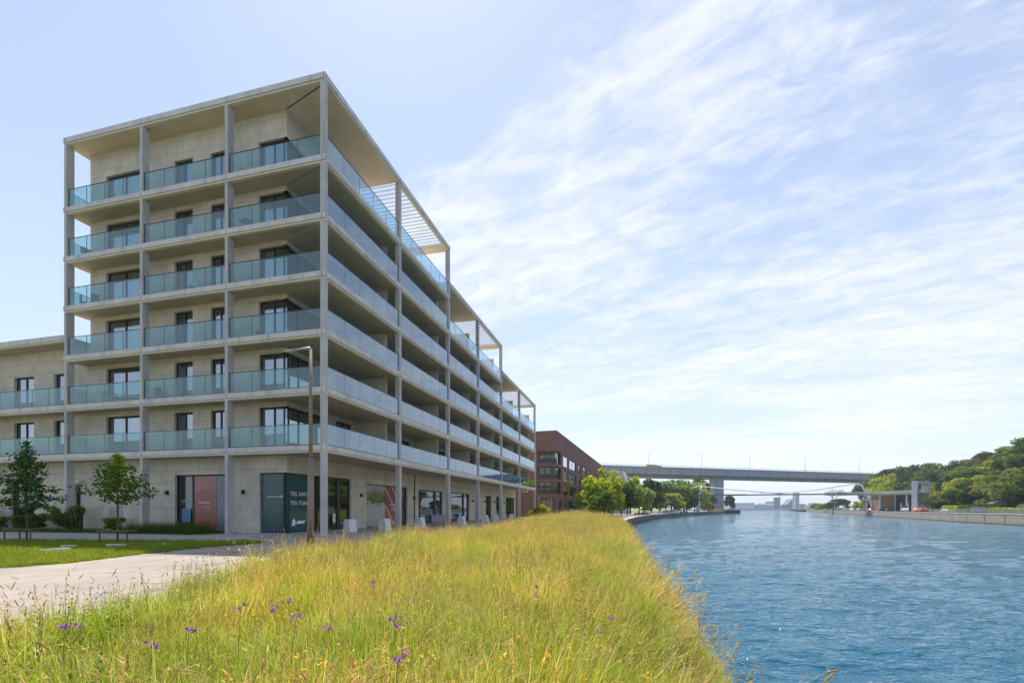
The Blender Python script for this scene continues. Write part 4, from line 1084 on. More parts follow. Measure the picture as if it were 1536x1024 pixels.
# trees of the wooded hill: rows from the crest down to the quay (u, v of the top, depth, width, kind)
HILL = {
 'crest row of the wooded hill': [(1298, 717, 455, 17, 'dark'), (1316, 709, 440, 17, 'mid'), (1338, 701, 430, 20, 'dark'), (1358, 699, 420, 18, 'mid'), (1378, 695, 405, 18, 'dark'), (1398, 693, 395, 18, 'mid'), (1418, 699, 380, 15, 'olive'), (1438, 690, 360, 17, 'dark'), (1457, 687, 345, 16, 'mid'), (1476, 680, 330, 15, 'olive'), (1497, 673, 310, 17, 'dark'), (1517, 667, 292, 17, 'mid'), (1541, 657, 275, 18, 'mid'), (1568, 650, 260, 18, 'dark'), (1600, 640, 250, 18, 'mid')],
 'upper slope of the wooded hill': [(1322, 715, 400, 15, 'bright'), (1340, 710, 390, 16, 'bright'), (1364, 708, 375, 15, 'dark'), (1386, 707, 360, 15, 'mid'), (1408, 706, 345, 15, 'dark'), (1430, 704, 325, 14, 'olive'), (1452, 700, 305, 14, 'mid'), (1475, 694, 288, 14, 'mid'), (1496, 686, 270, 14, 'bright'), (1518, 682, 255, 14, 'dark'), (1540, 676, 240, 14, 'mid'), (1568, 670, 228, 14, 'dark'), (1600, 662, 220, 15, 'mid')],
 'middle slope of the wooded hill': [(1330, 722, 360, 13, 'bright'), (1352, 722, 345, 13, 'mid'), (1376, 719, 325, 13, 'dark'), (1400, 720, 300, 11, 'mid'), (1420, 719, 280, 11, 'dark'), (1438, 716, 262, 10, 'bright'), (1456, 713, 248, 11, 'mid'), (1478, 709, 235, 12, 'bright'), (1500, 704, 222, 11, 'mid'), (1520, 702, 210, 11, 'olive'), (1541, 698, 200, 12, 'mid'), (1566, 690, 192, 12, 'dark')],
 'foot of the wooded hill': [(1399, 729, 238, 9, 'bright'), (1414, 735, 226, 9, 'mid'), (1430, 733, 214, 10, 'olive'), (1447, 730, 206, 10, 'dark'), (1465, 728, 198, 10, 'dark'), (1484, 726, 190, 10, 'olive'), (1503, 722, 182, 10, 'olive'), (1522, 719, 176, 10, 'mid'), (1543, 712, 170, 11, 'mid'), (1566, 706, 165, 11, 'dark')],
}
sd_ = 0
for rowname, lst in HILL.items():
    for i, (u, v, d, w, kind) in enumerate(lst):
        sd_ += 1; x = (u - CX) / F * d; zt = zof(v, d); zb = right_z(x, d); h = max(7, min(24, zt - zb)); zb = zt - h
        plant_tree('hill_tree', kind, x, d, zb, h, w * 1.3, '%s tree, %s from left on the %s' % (KN[kind], ORD[i], rowname), 'tree', 'trees on the wooded hill', sd_)
# trees of the left bank, from the brown building to the bridge pier
LBT = [
 (893, 712, 118, 6.5, 'bright', 'bright yellow green tree touching the right end of the brown building'),
 (906, 702, 140, 8.5, 'bright', 'tallest bright green tree between the brown building and the white gabled house'),
 (919, 718, 128, 6.5, 'bright', 'rounded light green tree in front of the white gabled house'),
 (905, 735, 112, 5.0, 'mid', 'low green tree standing low before the brown building end'),
 (932, 727, 150, 7, 'dark', 'small dark green tree right of the rounded light green one'),
 (946, 710, 215, 12, 'bright', 'yellow green tree just right of the white gabled house'),
 (941, 722, 165, 7, 'mid', 'mid green tree below the yellow green one by the gabled house'),
 (958, 727, 172, 8.5, 'pale', 'pale green tree with slanting pale trunk by the quay path'),
 (966, 731, 182, 7, 'pale', 'smaller pale green tree leaning behind the quay path'),
 (966, 716, 260, 14, 'dark', 'broad dark green tree under the bridge girder'),
 (978, 736, 235, 9, 'dark', 'dark green tree filling the gap between two pale ones'),
 (999, 738, 235, 10, 'pale', 'wide pale green tree behind the quay terrace'),
 (1010, 739, 245, 9, 'bright', 'light green bushy tree at the right of the wide pale one'),
 (1008, 717, 330, 20, 'mid', 'large mid green tree below the middle of the bridge girder'),
 (1026, 719, 345, 18, 'mid', 'large green tree left of the footbridge mast'),
 (1042, 722, 360, 15, 'bright', 'fresh green tree behind the footbridge mast'),
 (1030, 740, 330, 13, 'dark', 'very dark tree mass left of the footbridge mast foot'),
 (1056, 729, 375, 9, 'bright', 'yellow green tree right of the footbridge mast'),
 (1063, 741, 380, 9, 'dark', 'dark tree left of the concrete bridge pier'),
 (1056, 748, 372, 8, 'bright', 'low yellow green bush tree right behind the mast foot'),
 (1095, 742, 450, 9, 'dark', 'dark tree showing right of the concrete bridge pier'),
 (1049, 712, 400, 11, 'mid', 'slim tall tree rising to the underside of the bridge'),
]
for i, (u, v, d, w, kind, lab) in enumerate(LBT):
    x = (u - CX) / F * d; zt = zof(v, d); plant_tree('bank_tree', kind, x, d, -.6, zt + .6, w * 1.35, lab, 'tree', 'trees on the left bank', 7 + i)
for i, (u, v, d, w, lab) in enumerate([(977, 717, 250, 7, 'narrow dark conifer left of its twin under the bridge'), (989, 719, 255, 8, 'broader dark conifer under the bridge girder'), (1061, 722, 390, 8, 'dark pointed conifer between the mast and the bridge pier')]):
    x = (u - CX) / F * d; plant_tree('conifer_tree', 'conifer', x, d, -.6, zof(v, d) + .6, w, lab, 'tree', 'conifers on the left bank', i)
# shrubs and the small bushes at the tip of the right quay
for i, (u, v, d, w, kind, lab) in enumerate([(1224, 755, 560, 15, 'mid', 'round green bush at the very tip of the right quay'), (1233, 754, 545, 12, 'bright', 'light green bush second from the tip of the right quay'), (1243, 753, 520, 14, 'mid', 'green bush behind the silver van on the right quay'),
        (1258, 747, 500, 22, 'dark', 'flat dark green hedge like tree under the bridge end'), (1287, 751, 400, 8, 'bright', 'yellow green bush below the white arch'), (1297, 748, 390, 8, 'bright', 'bright bush right of the white arch leg')]):
    x = (u - CX) / F * d; zt = zof(v, d); plant_tree('quay_bush', kind, x, d, .0, zt, w, lab, 'bush', 'bushes on the right quay', 3 + i)
for (u, v, d, w, lab) in [(810, 756, 82, 4.0, 'light green bush between the concrete building and the brown one'), ]:
    x = (u - CX) / F * d; plant_tree('garden_bush', 'bright', x, d, -.3, zof(v, d) + .3, w, lab, 'bush', None, 2)
# bare grey tree below the right end of the bridge
def bare_tree(u, vt, d, label):
    x = (u - CX) / F * d; root = empty('bare_tree', (x, d, .2), 0, label, 'tree'); h = zof(vt, d) - .2; mb = MB(); r = random.Random(8)
    def grow(p, dr, ln, rad, lv):
        q = p + dr * ln; mb.tube([p, q], [rad, rad * .65], 5, False)
        if lv == 0: return
        for k in range(3): grow(q, (dr + Vector((r.gauss(0, .55), r.gauss(0, .55), r.gauss(.1, .3)))).normalized(), ln * .72, rad * .62, lv - 1)
    grow(Vector((0, 0, 0)), Vector((0, 0, 1)), h * .28, .5, 5)
    mb.build('trunk', mat_plain('pale_bark', (.33, .33, .34), .9), root)
bare_tree(1252, 725, 480, 'leafless pale grey tree below the right end of the bridge')
bare_tree(1411, 690, 400, 'leafless grey tree top standing among the crest trees')

# two young street trees on the grass strip --------------------------------
M['leafnear'] = mat_leaf('street_tree_leaf', .45, .08, 0, 1.25)
def street_tree(u, vb, vt, half, label, kind, seed):
    d = (EYE) / ((vb - HZ) / F); x = (u - CX) / F * d; root = empty('street_tree', (x, d, 0), 0, label, 'tree', 'young trees on the grass strip')
    h = zof(vt, d); r = random.Random(seed); mb = MB(); P = []; PT = []
    mb.tube([(0, 0, -.1), (.02, 0, h * .4), (-.02, .02, h * .75), (.0, 0, h * .97)], [.045, .035, .02, .006], 7)
    nbr = 30 if kind == 'layer' else 26
    for k in range(nbr):
        t = k / nbr; a = k * 2.4 + r.uniform(-.4, .4)
        if kind == 'layer': z0 = h * (.34 + .56 * t); ln = half * (1.0 - .72 * t) * r.uniform(.6, 1.15); rise = r.uniform(-.05, .25)
        else: z0 = h * (.40 + .45 * t); ln = half * (1.02 - .70 * t) * r.uniform(.7, 1.1); rise = r.uniform(.5, .8)
        pts = []
        for q in range(6):
            s = q / 5; pts.append((math.cos(a) * ln * s, math.sin(a) * ln * s, z0 + ln * rise * s - (.12 if kind == 'layer' else .25) * ln * s * s))
        mb.tube(pts, [.014, .012, .010, .008, .006, .003], 5, False)
        nl = int(76 * ln / half * (1.25 if kind == 'layer' else .95)) + 12
        for q in range(nl):
            s = r.uniform(.15, 1.02); i0 = min(4, int(s * 5)); f = s * 5 - i0; b = [pts[i0][c] + (pts[min(5, i0 + 1)][c] - pts[i0][c]) * f for c in range(3)]
            sp = .15 * (1.1 - .5 * s); P.append((b[0] + r.gauss(0, sp), b[1] + r.gauss(0, sp), b[2] + r.gauss(0, .07)))
    for q in range(560 if kind != 'layer' else 260):
        z = h * r.uniform(.66 if kind != 'layer' else .6, 1.0); sp = .36 * (1.08 - z / h) / .3 * .55 + .06; PT.append((r.gauss(0, sp * .7), r.gauss(0, sp * .7), z))
    mb.build('trunk', M['bark'], root)
    if kind == 'layer': o = bpy.data.objects.new('crown', leaf_mesh('crown', P + PT, .075, (.03, .07, .013), (.08, .14, .024), M['leafnear'], seed=seed)); COL.objects.link(o); o.parent = root
    else:
        o = bpy.data.objects.new('crown', leaf_mesh('crown', P, .072, (.05, .115, .016), (.12, .20, .025), M['leafnear'], seed=seed)); COL.objects.link(o); o.parent = root
        o = bpy.data.objects.new('crown_top', leaf_mesh('crown_top', PT, .07, (.14, .22, .012), (.34, .36, .02), M['leafnear'], seed=seed + 1)); COL.objects.link(o); o.parent = root  # top leaves lighter and yellower: sunlight put into the leaf colour
    return x, d
tl = street_tree(40, 812, 661, 1.42, 'dark young tree with layered branches at the left edge of the photo', 'layer', 21)
tr = street_tree(176, 816, 681, 1.6, 'young tree with fan shaped branches and top painted sunlit before the concrete wall', 'fan', 33)
def tree_guard(x, d, w, n, label):
    root = empty('tree_guard', (x, d, 0), R(3), label, 'tree guard', 'timber guards round the young trees')
    for k in range(n): MB().tube([(-w / 2 + w * k / (n - 1), -.22 + .1 * (k % 2), -.1), (-w / 2 + w * k / (n - 1), -.22 + .1 * (k % 2), .62)], .035, 8).build('post', M['wood'], root)
    mb = MB(); mb.box(-w / 2 - .08, w / 2 + .08, -.26, -.19, .53, .61); mb.build('rail', M['wood'], root, bevel=.008)
    MB().box(-w / 2, -w / 2 + .05, -.18, .5, .54, .60).box(w / 2 - .05, w / 2, -.18, .5, .54, .60).build('side_rail', M['wood'], root)
tree_guard(tl[0] - .1, tl[1] - .1, 1.1, 3, 'low timber guard with three posts round the dark young tree')
tree_guard(tr[0] + .05, tr[1] - .1, 1.02, 2, 'low timber guard with two posts round the tree with top painted sunlit')
# white slabs lying in the grass
for (x0, x1, v0, d, lab, a) in ((62, 102, 829, 16.2, 'long white stone slab lying tilted in the sunlit grass', .12), (93, 112, 823, 17.8, 'short white stone slab lying behind the long one', 0), (161, 187, 821, 18.4, 'white stone slab lying below the tree guard with two posts', 0)):
    w = (x1 - x0) / F * d; c = at((x0 + x1) / 2, d, z=.05); o = MB().box(-w / 2, w / 2, -.1, .1, 0, .1).build('stone_slab', M['white'], bevel=.02); o.location = c; o.rotation_euler = (0, -a * .5, a); tag(o, lab, 'stone slab', 'white slabs in the grass')
o = MB().box(-.06, .06, -.04, .04, 0, .06).build('litter', M['white'], bevel=.015); o.location = at(246, 18.9, z=.09); tag(o, 'small white scrap lying on the shaded end of the grass strip', 'litter')
# dark shrubs in the bed along the wall
for i, (lx, ly, h, w, k, lab) in enumerate([(-27.6, -.1, 1.5, 2.6, 'shrub', 'dark shrub at the left edge by the glass door'), (-25.2, -.3, .9, 2.0, 'shrub', 'low dark shrub under the layered young tree'), (-23.3, -.2, 1.0, 1.8, 'shrub', 'low shrub right of the glass door'),
        (-21.9, 0, 1.1, 1.6, 'shrub', 'reddish tinged dark shrub left of the wing column'), (-19.0, -.3, 1.55, 2.2, 'shrub', 'tall dark shrub hiding the foot of the narrow door'), (-15.6, .2, .85, 1.7, 'shrub', 'low loose shrub below the wall vent grille')]):
    p = loc2w(lx, ly, .02); t = plant_tree('bed_shrub', 'shrub', p[0], p[1], .02, h, w, lab, 'shrub', 'shrubs in the bed', i)
# ------------------------------------------------------------------ things standing on the balconies
def on_apt(name, lx, ly, lv, rz, label, cat, group=None):
    p = loc2w(lx, ly, LV[lv] + .002); return empty(name, p, ANG + rz, label, cat, group)
def chair(lx, ly, lv, rz, mat, label):
    r_ = on_apt('balcony_chair', lx, ly, lv, rz, label, 'chair', 'chairs on the balconies')
    MB().box(-.22, .22, -.22, .22, .42, .46).build('seat', mat, r_, bevel=.01); MB().box(-.22, .22, .2, .24, .46, .9).build('backrest', mat, r_, bevel=.01)
    for x in (-.2, .2):
        for y in (-.2, .2): MB().tube([(x, y, 0), (x * .95, y * .95, .42)], .016, 6).build('leg', M['rail'], r_)
def table(lx, ly, lv, mat, label, w=.7):
    r_ = on_apt('balcony_table', lx, ly, lv, 0, label, 'table', 'tables on the balconies')
    MB().box(-w / 2, w / 2, -.3, .3, .70, .74).build('tabletop', mat, r_, bevel=.008)
    for x in (-w / 2 + .05, w / 2 - .05):
        for y in (-.25, .25): MB().box(x - .02, x + .02, y - .02, y + .02, 0, .70).build('leg', mat, r_)
def potted(lx, ly, lv, h, label):
    r_ = on_apt('potted_plant', lx, ly, lv, 0, label, 'plant', 'potted plants on the balconies')
    MB().lathe([(.0, 0), (.14, 0), (.19, .34), (.16, .34), (.15, .30), (0, .30)], (0, 0, 0), 12).build('pot', mat_plain('terracotta', (.30, .13, .07), .8), r_, smooth=True)
    P, L = crown_points(int(h * 100) + lv, 260, h - .3, .34, 'round', 7); o = bpy.data.objects.new('foliage', leaf_mesh('foliage', [(a, b, c + .32) for a, b, c in P], .06, *cols['mid'], M['leaf'], seed=lv)); COL.objects.link(o); o.parent = r_
table(-5.9, .72, 5, M['whitep'], 'white table on the fifth floor balcony next to the corner')
chair(-18.8, .75, 4, R(160), M['rail'], 'dark chair on the outermost fourth floor balcony'); chair(-18.0, .8, 4, R(-120), M['rail'], 'second dark chair on the outermost fourth floor balcony, nearer its door')
r_ = on_apt('lounge_seat', -17.9, .8, 5, 0, 'grey cushioned lounge seat on the outermost fifth floor balcony', 'seat'); MB().box(-.9, .5, -.3, .35, 0, .42).build('cushion', mat_plain('grey_cushion', (.22, .24, .27), .9), r_, bevel=.06); MB().prism([(-.95, .42), (-.6, .42), (-.75, .85), (-.98, .85)], 'y', -.3, .35).build('backrest', mat_plain('grey_cushion_back', (.24, .26, .29), .9), r_, bevel=.03)
potted(-2.6, 3.9, 3, 1.25, 'leafy plant in a clay pot on the corner balcony of the third floor'); potted(-1.0, 17.6, 5, 1.3, 'leafy pot plant high on the canal side fifth floor balcony')
potted(-12.6, .75, 2, .95, 'small pot plant on the second floor balcony above the red shop film'); potted(-1.1, 7.9, 2, 1.4, 'tall pot plant behind the canal side glass on the second floor')
chair(-9.9, .7, 4, R(30), M['whitep'], 'white chair on the middle fourth floor balcony'); table(-1.2, 5.2, 1, M['whitep'], 'white table on the first floor corner balcony facing the canal'); chair(-1.2, 6.2, 1, R(90), M['white'], 'pale chair beside the white first floor table')
chair(-4.9, .72, 3, R(-40), M['wood'], 'brown chair on the third floor balcony next to the corner'); table(-16.6, .7, 2, M['wood'], 'brown table on the outermost second floor balcony')
# ------------------------------------------------------------------ street furniture
d0 = 18.6; x0 = (466 - CX) / F * d0
lampo = empty('street_lamp', (x0, d0, 0), 0, 'tall slim street lamp with weathered pole and arm to the left', 'street lamp')
zt = zof(523, d0); vw = .0
mb = MB(); mb.tube([(0, 0, -.1), (0, 0, zt * .45)], [.13, .105], 12).tube([(0, 0, zt * .45), (0, 0, zt - .02)], [.075, .058], 12); mb.build('pole', M['pole'], lampo, smooth=True)
MB().tube([(0, 0, zt - .02), (-.05, 0, zt + .03), (-.35, 0, zt - .0), (-.72, 0, zt - .06)], [.05, .05, .045, .04], 10).build('arm', M['lamp'], lampo, smooth=True)
h_ = MB(); h_.prism([(-.62, zt - .03), (-.62, zt - .10), (-.98, zt - .14), (-1.0, zt - .09)], 'y', -.11, .11); hd = h_.build('lamp_head', M['lamp'], lampo, bevel=.01)
MB().box(-.92, -.66, -.08, .08, -.012, 0).build('lens', mat_plain('lamp_lens', (.55, .40, .22), .3), hd).location = (0, 0, zt - .115)
MB().box(-.14, -.075, -.06, .06, 1.05, 1.4).build('access_plate', M['wood'], lampo)
# white tapered concrete blocks in front of the shops
for k, (u, v, d, s, lab) in enumerate([(525, 794, 31.0, 1.0, 'white tapered concrete block nearest the corner column, before the glass door'), (577, 793, 33.6, 1.0, 'white tapered concrete block before the landscape window film'), (630, 790, 37.6, 1.0, 'white tapered concrete block right of the second column'),
        (692, 786, 44.5, 1.0, 'white tapered concrete block right of the grey display stand'), (728, 783, 52.0, 1.0, 'white tapered concrete block fifth from the corner column'), (744, 781, 57.5, 1.0, 'white tapered concrete block sixth from the corner column'), (767, 779, 66, 1.1, 'white tapered concrete block farthest from the corner column')]):
    x = (u - CX) / F * d; o = MB().prism([(-.42, 0), (.42, 0), (.24, .82), (-.22, .82)], 'y', -.28, .28)
    b = o.build('concrete_block', M['white'], bevel=.02); b.location = (x, d, -.01); b.rotation_euler = (0, 0, ANG - R(20) + R(7) * k); tag(b, lab, 'concrete block', 'white blocks along the shops')
# display stand
root = empty('display_stand', at(657, 39.4, z=0), ANG + R(25), 'grey folding display stand with fabric top and side board by the second column', 'display stand')
mb = MB()
for sx in (-.5, .5):
    for sy in (-.3, .3): mb.tube([(sx, sy, 0), (sx * .92, sy * .8, .8)], .018, 6)
mb.tube([(-.5, -.3, .12), (.5, -.3, .12)], .015, 6).tube([(-.5, .3, .12), (.5, .3, .12)], .015, 6); mb.build('frame', M['rail'], root)
MB().prism([(-.52, .42), (.46, .36), (.52, .86), (.42, 1.0), (-.42, .98), (-.54, .86)], 'y', -.34, .34).build('fabric_top', mat_mottled('mauve_canvas', (.30, .28, .31), .15, 3, .9, 20), root, bevel=.03)
MB().box(.56, .60, -.4, .4, .02, 1.0).build('side_board', M['white'], root, bevel=.01)
# ------------------------------------------------------------------ brown apartment block
VPB = 987; bd = 108.0; bx_ = (835 - CX) / F * bd; ab = Vector((VPB - CX, F)).normalized(); angb = math.atan2(ab.x, ab.y)
bb = empty('brick_building', (bx_, bd, -.6), -angb, 'dark brown brick apartment block with flat roof beyond the concrete building', 'building')
def yb(u):
    k = (u - CX) / F; return (k * bd - bx_) / (ab.x - k * ab.y)
def xb(u):
    k = (u - CX) / F; bvec = (-ab.y, ab.x); return -((bx_ - k * bd) / (k * bvec[1] - bvec[0]))
m, nt, out = newmat('brown_brick'); co = objco(nt); sx = nd(nt, 'ShaderNodeSeparateXYZ'); lk(nt, co, sx.inputs[0]); cb = nd(nt, 'ShaderNodeCombineXYZ'); lk(nt, math_(nt, 'ADD', sx.outputs[0], sx.outputs[1]), cb.inputs[0]); lk(nt, sx.outputs[2], cb.inputs[1])
bt_ = nd(nt, 'ShaderNodeTexBrick'); lk(nt, cb.outputs[0], bt_.inputs['Vector']); bt_.inputs['Scale'].default_value = 1; bt_.inputs['Brick Width'].default_value = .5; bt_.inputs['Row Height'].default_value = .16; bt_.inputs['Mortar Size'].default_value = .012
for i, c in (('Color1', (.215, .115, .098)), ('Color2', (.27, .148, .128)), ('Mortar', (.07, .04, .035))): bt_.inputs[i].default_value = col4(c)
n1 = noise(nt, co, .25, 4, .6); principled(nt, out, mixc(nt, .6, bt_.outputs[0], ramp(nt, n1.outputs[0], [(.3, (.75, .75, .75)), (.7, (1.2, 1.2, 1.2))]), 'MULTIPLY'), .85, 0, .2); M['brown'] = m
BH = zof(645, bd) + .6; LEN = yb(902) if yb(902) < 140 else 120; WB = -26
def wall_b(axis, c, a0, a1, z0, z1, ops): return wall('wall', M['brown'], axis, c, a0, a1, z0, z1, ops, .35, bb)
rowsz = [(12.3, 14.95), (8.8, 11.5), (5.5, 8.1)]
cuts = [(853.9, 864.4), (867.6, 871.5), (874.5, 880.5), (883, 887), (890, 893.5), (896, 898.5)]
pale = [(844.7, 851.5)]
lx0 = -4.3
opsL, opsR = [], []
for (a, b) in rowsz:
    opsL.append((lx0, 0, a, b, 'corner')); opsR.append((0, yb(842), a, b, 'corner')); opsR.append((yb(844.7), yb(851.5), a - .1, b - .2, 'n'))
    for (p, q) in cuts: opsR.append((yb(p), yb(q), a, b - .25, 'n'))
opsL.append((-3.6, -.3, .6, 4.4, 'n')); opsR += [(yb(839), yb(843), .6, 4.2, 'n'), (yb(853), yb(868), .8, 4.2, 'n'), (yb(872), yb(884), .6, 4.0, 'n'), (yb(886), yb(896), .6, 4.0, 'n')]
wall_b('x', 0, WB, 0, -.2, BH, opsL); wall_b('y', 0, 0, LEN, -.2, BH, opsR)
MB().use(M['brown']).box(WB, WB + .3, .36, LEN, -.2, BH).box(WB + .31, -.36, LEN - .3, LEN, -.2, BH).build('wall', None, bb)
MB().use(M['inner']).box(WB + .4, -.4, .4, LEN - .4, BH - .7, BH - .4).build('roof', None, bb)
for z in (.3, 4.85, 8.3, 11.9): MB().use(M['inner']).box(WB + .4, -.4, .4, LEN - .4, z - .3, z).build('floor_slab', None, bb)
MB().use(M['inner']).box(-6.2, -6, 6, LEN - .5, .31, BH - .71).box(-24, -6.21, 6, 6.2, .31, BH - .71).build('inner_wall', None, bb)
wr_ = random.Random(9)
for (a, b) in rowsz:
    window('x', 0, lx0, -.05, a, b, 2, 'shop', fr=.1, set_=.5, parent=bb); window('y', 0, .05, yb(842), a, b, 0, 'shop', fr=.1, set_=.4, parent=bb)
    MB().use(M['rail']).box(lx0, -.06, .1, .16, a, a + 1.0).build('balustrade', None, bb)
    w = window('y', 0, yb(844.7), yb(851.5), a - .1, b - .2, 0, 'pane', fr=.12, set_=.06, parent=bb)
    MB().use(M['curtain']).box(-.5, -.45, yb(844.7) + .1, yb(851.5) - .1, a, b - .3).build('curtain', None, w)
    for (p, q) in cuts:
        w = window('y', 0, yb(p), yb(q), a, b - .25, 1, 'pane', fr=.12, set_=.2, parent=bb)
        if wr_.random() < .5: MB().use(M['curtain']).box(-.6, -.55, yb(p) + .2, (yb(p) + yb(q)) / 2, a + .1, b - .4).build('curtain', None, w)
window('x', 0, -3.6, -.3, .6, 4.4, 2, 'shop', fr=.12, parent=bb, name='door'); window('y', 0, yb(853), yb(868), .8, 4.2, 2, 'shop', fr=.12, parent=bb); window('y', 0, yb(872), yb(884), .6, 4.0, 3, 'shop', fr=.12, parent=bb)
for k, z in enumerate((5.9, 9.2, 12.6)):
    f = MB().use(M['whitep']); x1 = -6.6; f.box(x1 - 1.3, x1, -.1, -.003, z, z + .12).box(x1 - 1.3, x1, -.1, -.003, z + 1.75, z + 1.87).box(x1 - .12, x1, -.1, -.004, z + .12, z + 1.75).box(x1 - 1.3, x1 - 1.18, -.1, -.004, z + .12, z + 1.75); w = f.build('white_window', None, bb)
    MB().use(M['carglass']).box(x1 - 1.18, x1 - .12, -.05, -.004, z + .12, z + 1.75).build('pane', None, w)
for k, (u, d) in enumerate(((827, 104), (809, 92))):
    o = MB().tube([(0, 0, 0), (0, 0, 4.2)], .16, 10).build('timber_post', M['pole']); o.location = at(u, d, z=-.4); tag(o, ('bare timber post before the brown building corner', 'bare timber post at the end of the concrete building')[k], 'post', 'timber posts by the brown building')
# house with a white gable behind the left bank trees
hb = empty('gabled_house', at(922, 205, z=-.6), R(-20), 'white gabled house half hidden behind the left bank trees', 'house'); hz_ = zof(706, 205) + .6
MB().box(-5, 5, 0, 12, -.2, hz_ * .66).build('wall', mat_plain('white_render', (.6, .6, .62), .8), hb)
MB().prism([(-5.2, hz_ * .66), (5.2, hz_ * .66), (3.2, hz_), (-4.0, hz_)], 'y', -.2, 12.2).build('roof', mat_plain('pale_metal_roof', (.50, .50, .54), .5), hb)
# ------------------------------------------------------------------ road bridge
def bz(v, d): return zof(v, d)
A = Vector((((820 - CX) / F) * 372, 372)); Bp = Vector((((1330 - CX) / F) * 500, 500)); P1 = at(905, 397, 697); P2 = at(1310, 495, 710)
A3 = P1 + (P1 - P2) * .45; B3 = P2 + (P2 - P1) * .06; dirb = (B3 - A3); LB = dirb.length; rzb = math.atan2(dirb.y, dirb.x); slope = math.atan2(dirb.z, Vector((dirb.x, dirb.y)).length)
br = empty('road_bridge', A3, rzb, 'long grey concrete road bridge crossing high over the canal', 'bridge'); br.rotation_euler = (0, -slope, rzb)
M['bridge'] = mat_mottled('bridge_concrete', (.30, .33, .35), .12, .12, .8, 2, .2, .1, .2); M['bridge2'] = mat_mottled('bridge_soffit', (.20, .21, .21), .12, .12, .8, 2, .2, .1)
WD = 14
MB().use(M['bridge']).box(0, LB, .0, WD, -.9, -.02).box(0, LB, .4, 1.0, -6.4, -.9).box(0, LB, WD - 1, WD - .4, -6.4, -.9).use(M['bridge2']).box(0, LB, 1.01, WD - 1.01, -6.3, -5.9).build('deck', None, br)
MB().use(M['bridge2']).box(0, LB, 3.0, WD - 3.0, -9.4, -6.3).build('box_girder', None, br)
mb = MB().use(M['joint']); n = int(LB / 12)
for k in range(n): mb.box(k * 12, k * 12 + .22, .36, .41, -6.4, -.9)
mb.build('girder_joint', None, br)
mb = MB().use(M['lamp']); mb.box(0, LB, .1, .25, 1.15, 1.35); mb.box(0, LB, .1, .2, .55, .65)
for k in range(int(LB / 4)): mb.box(k * 4, k * 4 + .22, .1, .3, -.02, 1.2)
mb.build('railing', None, br)
mb = MB().use(M['lamp']); mb.box(0, LB, WD - .25, WD - .1, 1.15, 1.35)
for k in range(int(LB / 4)): mb.box(k * 4, k * 4 + .22, WD - .3, WD - .1, -.02, 1.2)
mb.build('railing', None, br)
def on_bridge(u):
    k = (u - CX) / F; d2 = Vector((dirb.x, dirb.y)); t = (k * A3.y - A3.x) / (d2.x - k * d2.y); return A3 + dirb * t, t
pp_, tp = on_bridge(1083)
pier_h = pp_.z - 9.0
n2 = Vector((-dirb.y, dirb.x)).normalized()
pc = Vector((pp_.x, pp_.y)) + n2 * (WD / 2)
pr_ = empty('bridge_pier', (pc.x, pc.y, -3.2), rzb, 'grey concrete pier carrying the road bridge at the canal edge', 'bridge pier'); H_ = pier_h + 3.2
MB().use(M['bridge']).prism([(-5.4, -3.2), (-2.2, -3.2), (-2.0, -3.9), (2.0, -3.9), (2.2, -3.2), (5.4, -3.2), (5.4, 3.2), (-5.4, 3.2)], 'z', 0, H_).build('shaft', None, pr_)
MB().use(M['bridge2']).box(-6.2, 6.2, -4.6, 4.6, H_, H_ + 1.6).build('bearing_cap', None, pr_)
for i, (u, vt) in enumerate(((975, 680), (1055, 679), (1127, 682), (1210, 684), (1291, 689))):
    q, t = on_bridge(u); hh = zof(vt, q.y) - q.z; lp = empty('bridge_lamp', q + Vector((0, 0, -.02)) + Vector((n2.x, n2.y, 0)) * 1.6, rzb, 'thin lamp mast on the road bridge, %s of five from the left' % ORD[i], 'lamp mast', 'lamp masts on the road bridge')
    MB().tube([(0, 0, 0), (0, 0, hh)], [.2, .11], 6).build('mast', M['lamp'], lp); MB().box(-.1, .1, -.2, 1.4, hh - .1, hh + .1).build('lamp_head', M['lamp'], lp)
# lorry and van on the bridge
def vehicle(name, loc, rz, paint, label, cat, kind='car', group=None, sc=1.0):
    root = empty(name, loc, rz, label, cat, group); root.scale = (sc, sc, sc)
    if kind == 'car': prof = [(-2.1, .35), (2.1, .35), (2.15, .7), (1.95, .86), (1.1, .95), (.55, 1.42), (-1.1, 1.45), (-1.75, 1.0), (-2.1, .92)]; gl_ = [(.95, .95), (.52, 1.36), (-1.05, 1.39), (-1.6, .98)]; W_ = .86; wx = (-1.3, 1.3)
    elif kind == 'van': prof = [(-2.4, .35), (2.4, .35), (2.45, .95), (1.9, 1.15), (1.35, 1.95), (-2.35, 2.0)]; gl_ = [(1.75, 1.15), (1.3, 1.85), (.2, 1.88), (.2, 1.15)]; W_ = .95; wx = (-1.5, 1.5)
    else: prof = [(-4.2, .6), (4.2, .6), (4.2, 2.9), (2.7, 3.0), (2.5, 3.6), (-4.2, 3.6)]; gl_ = [(4.0, 1.8), (3.9, 2.7), (2.9, 2.75), (2.9, 1.8)]; W_ = 1.2; wx = (-2.6, 2.8)
    MB().prism(prof, 'y', -W_, W_).build('body', M[paint], root, bevel=.06)
    MB().prism(gl_, 'y', -W_ - .01, W_ + .01).build('window', M['carglass'], root)
    for x in wx:
        for y in (-W_ + .02, W_ - .02): MB().tube([(x, y - .1, .33), (x, y + .1, .33)], .33, 12).build('wheel', M['tyre'], root)
    if kind == 'car':
        for y in (-.6, .6): MB().box(2.1, 2.17, y - .16, y + .16, .66, .8).build('headlight', M['whitep'], root)
    return root
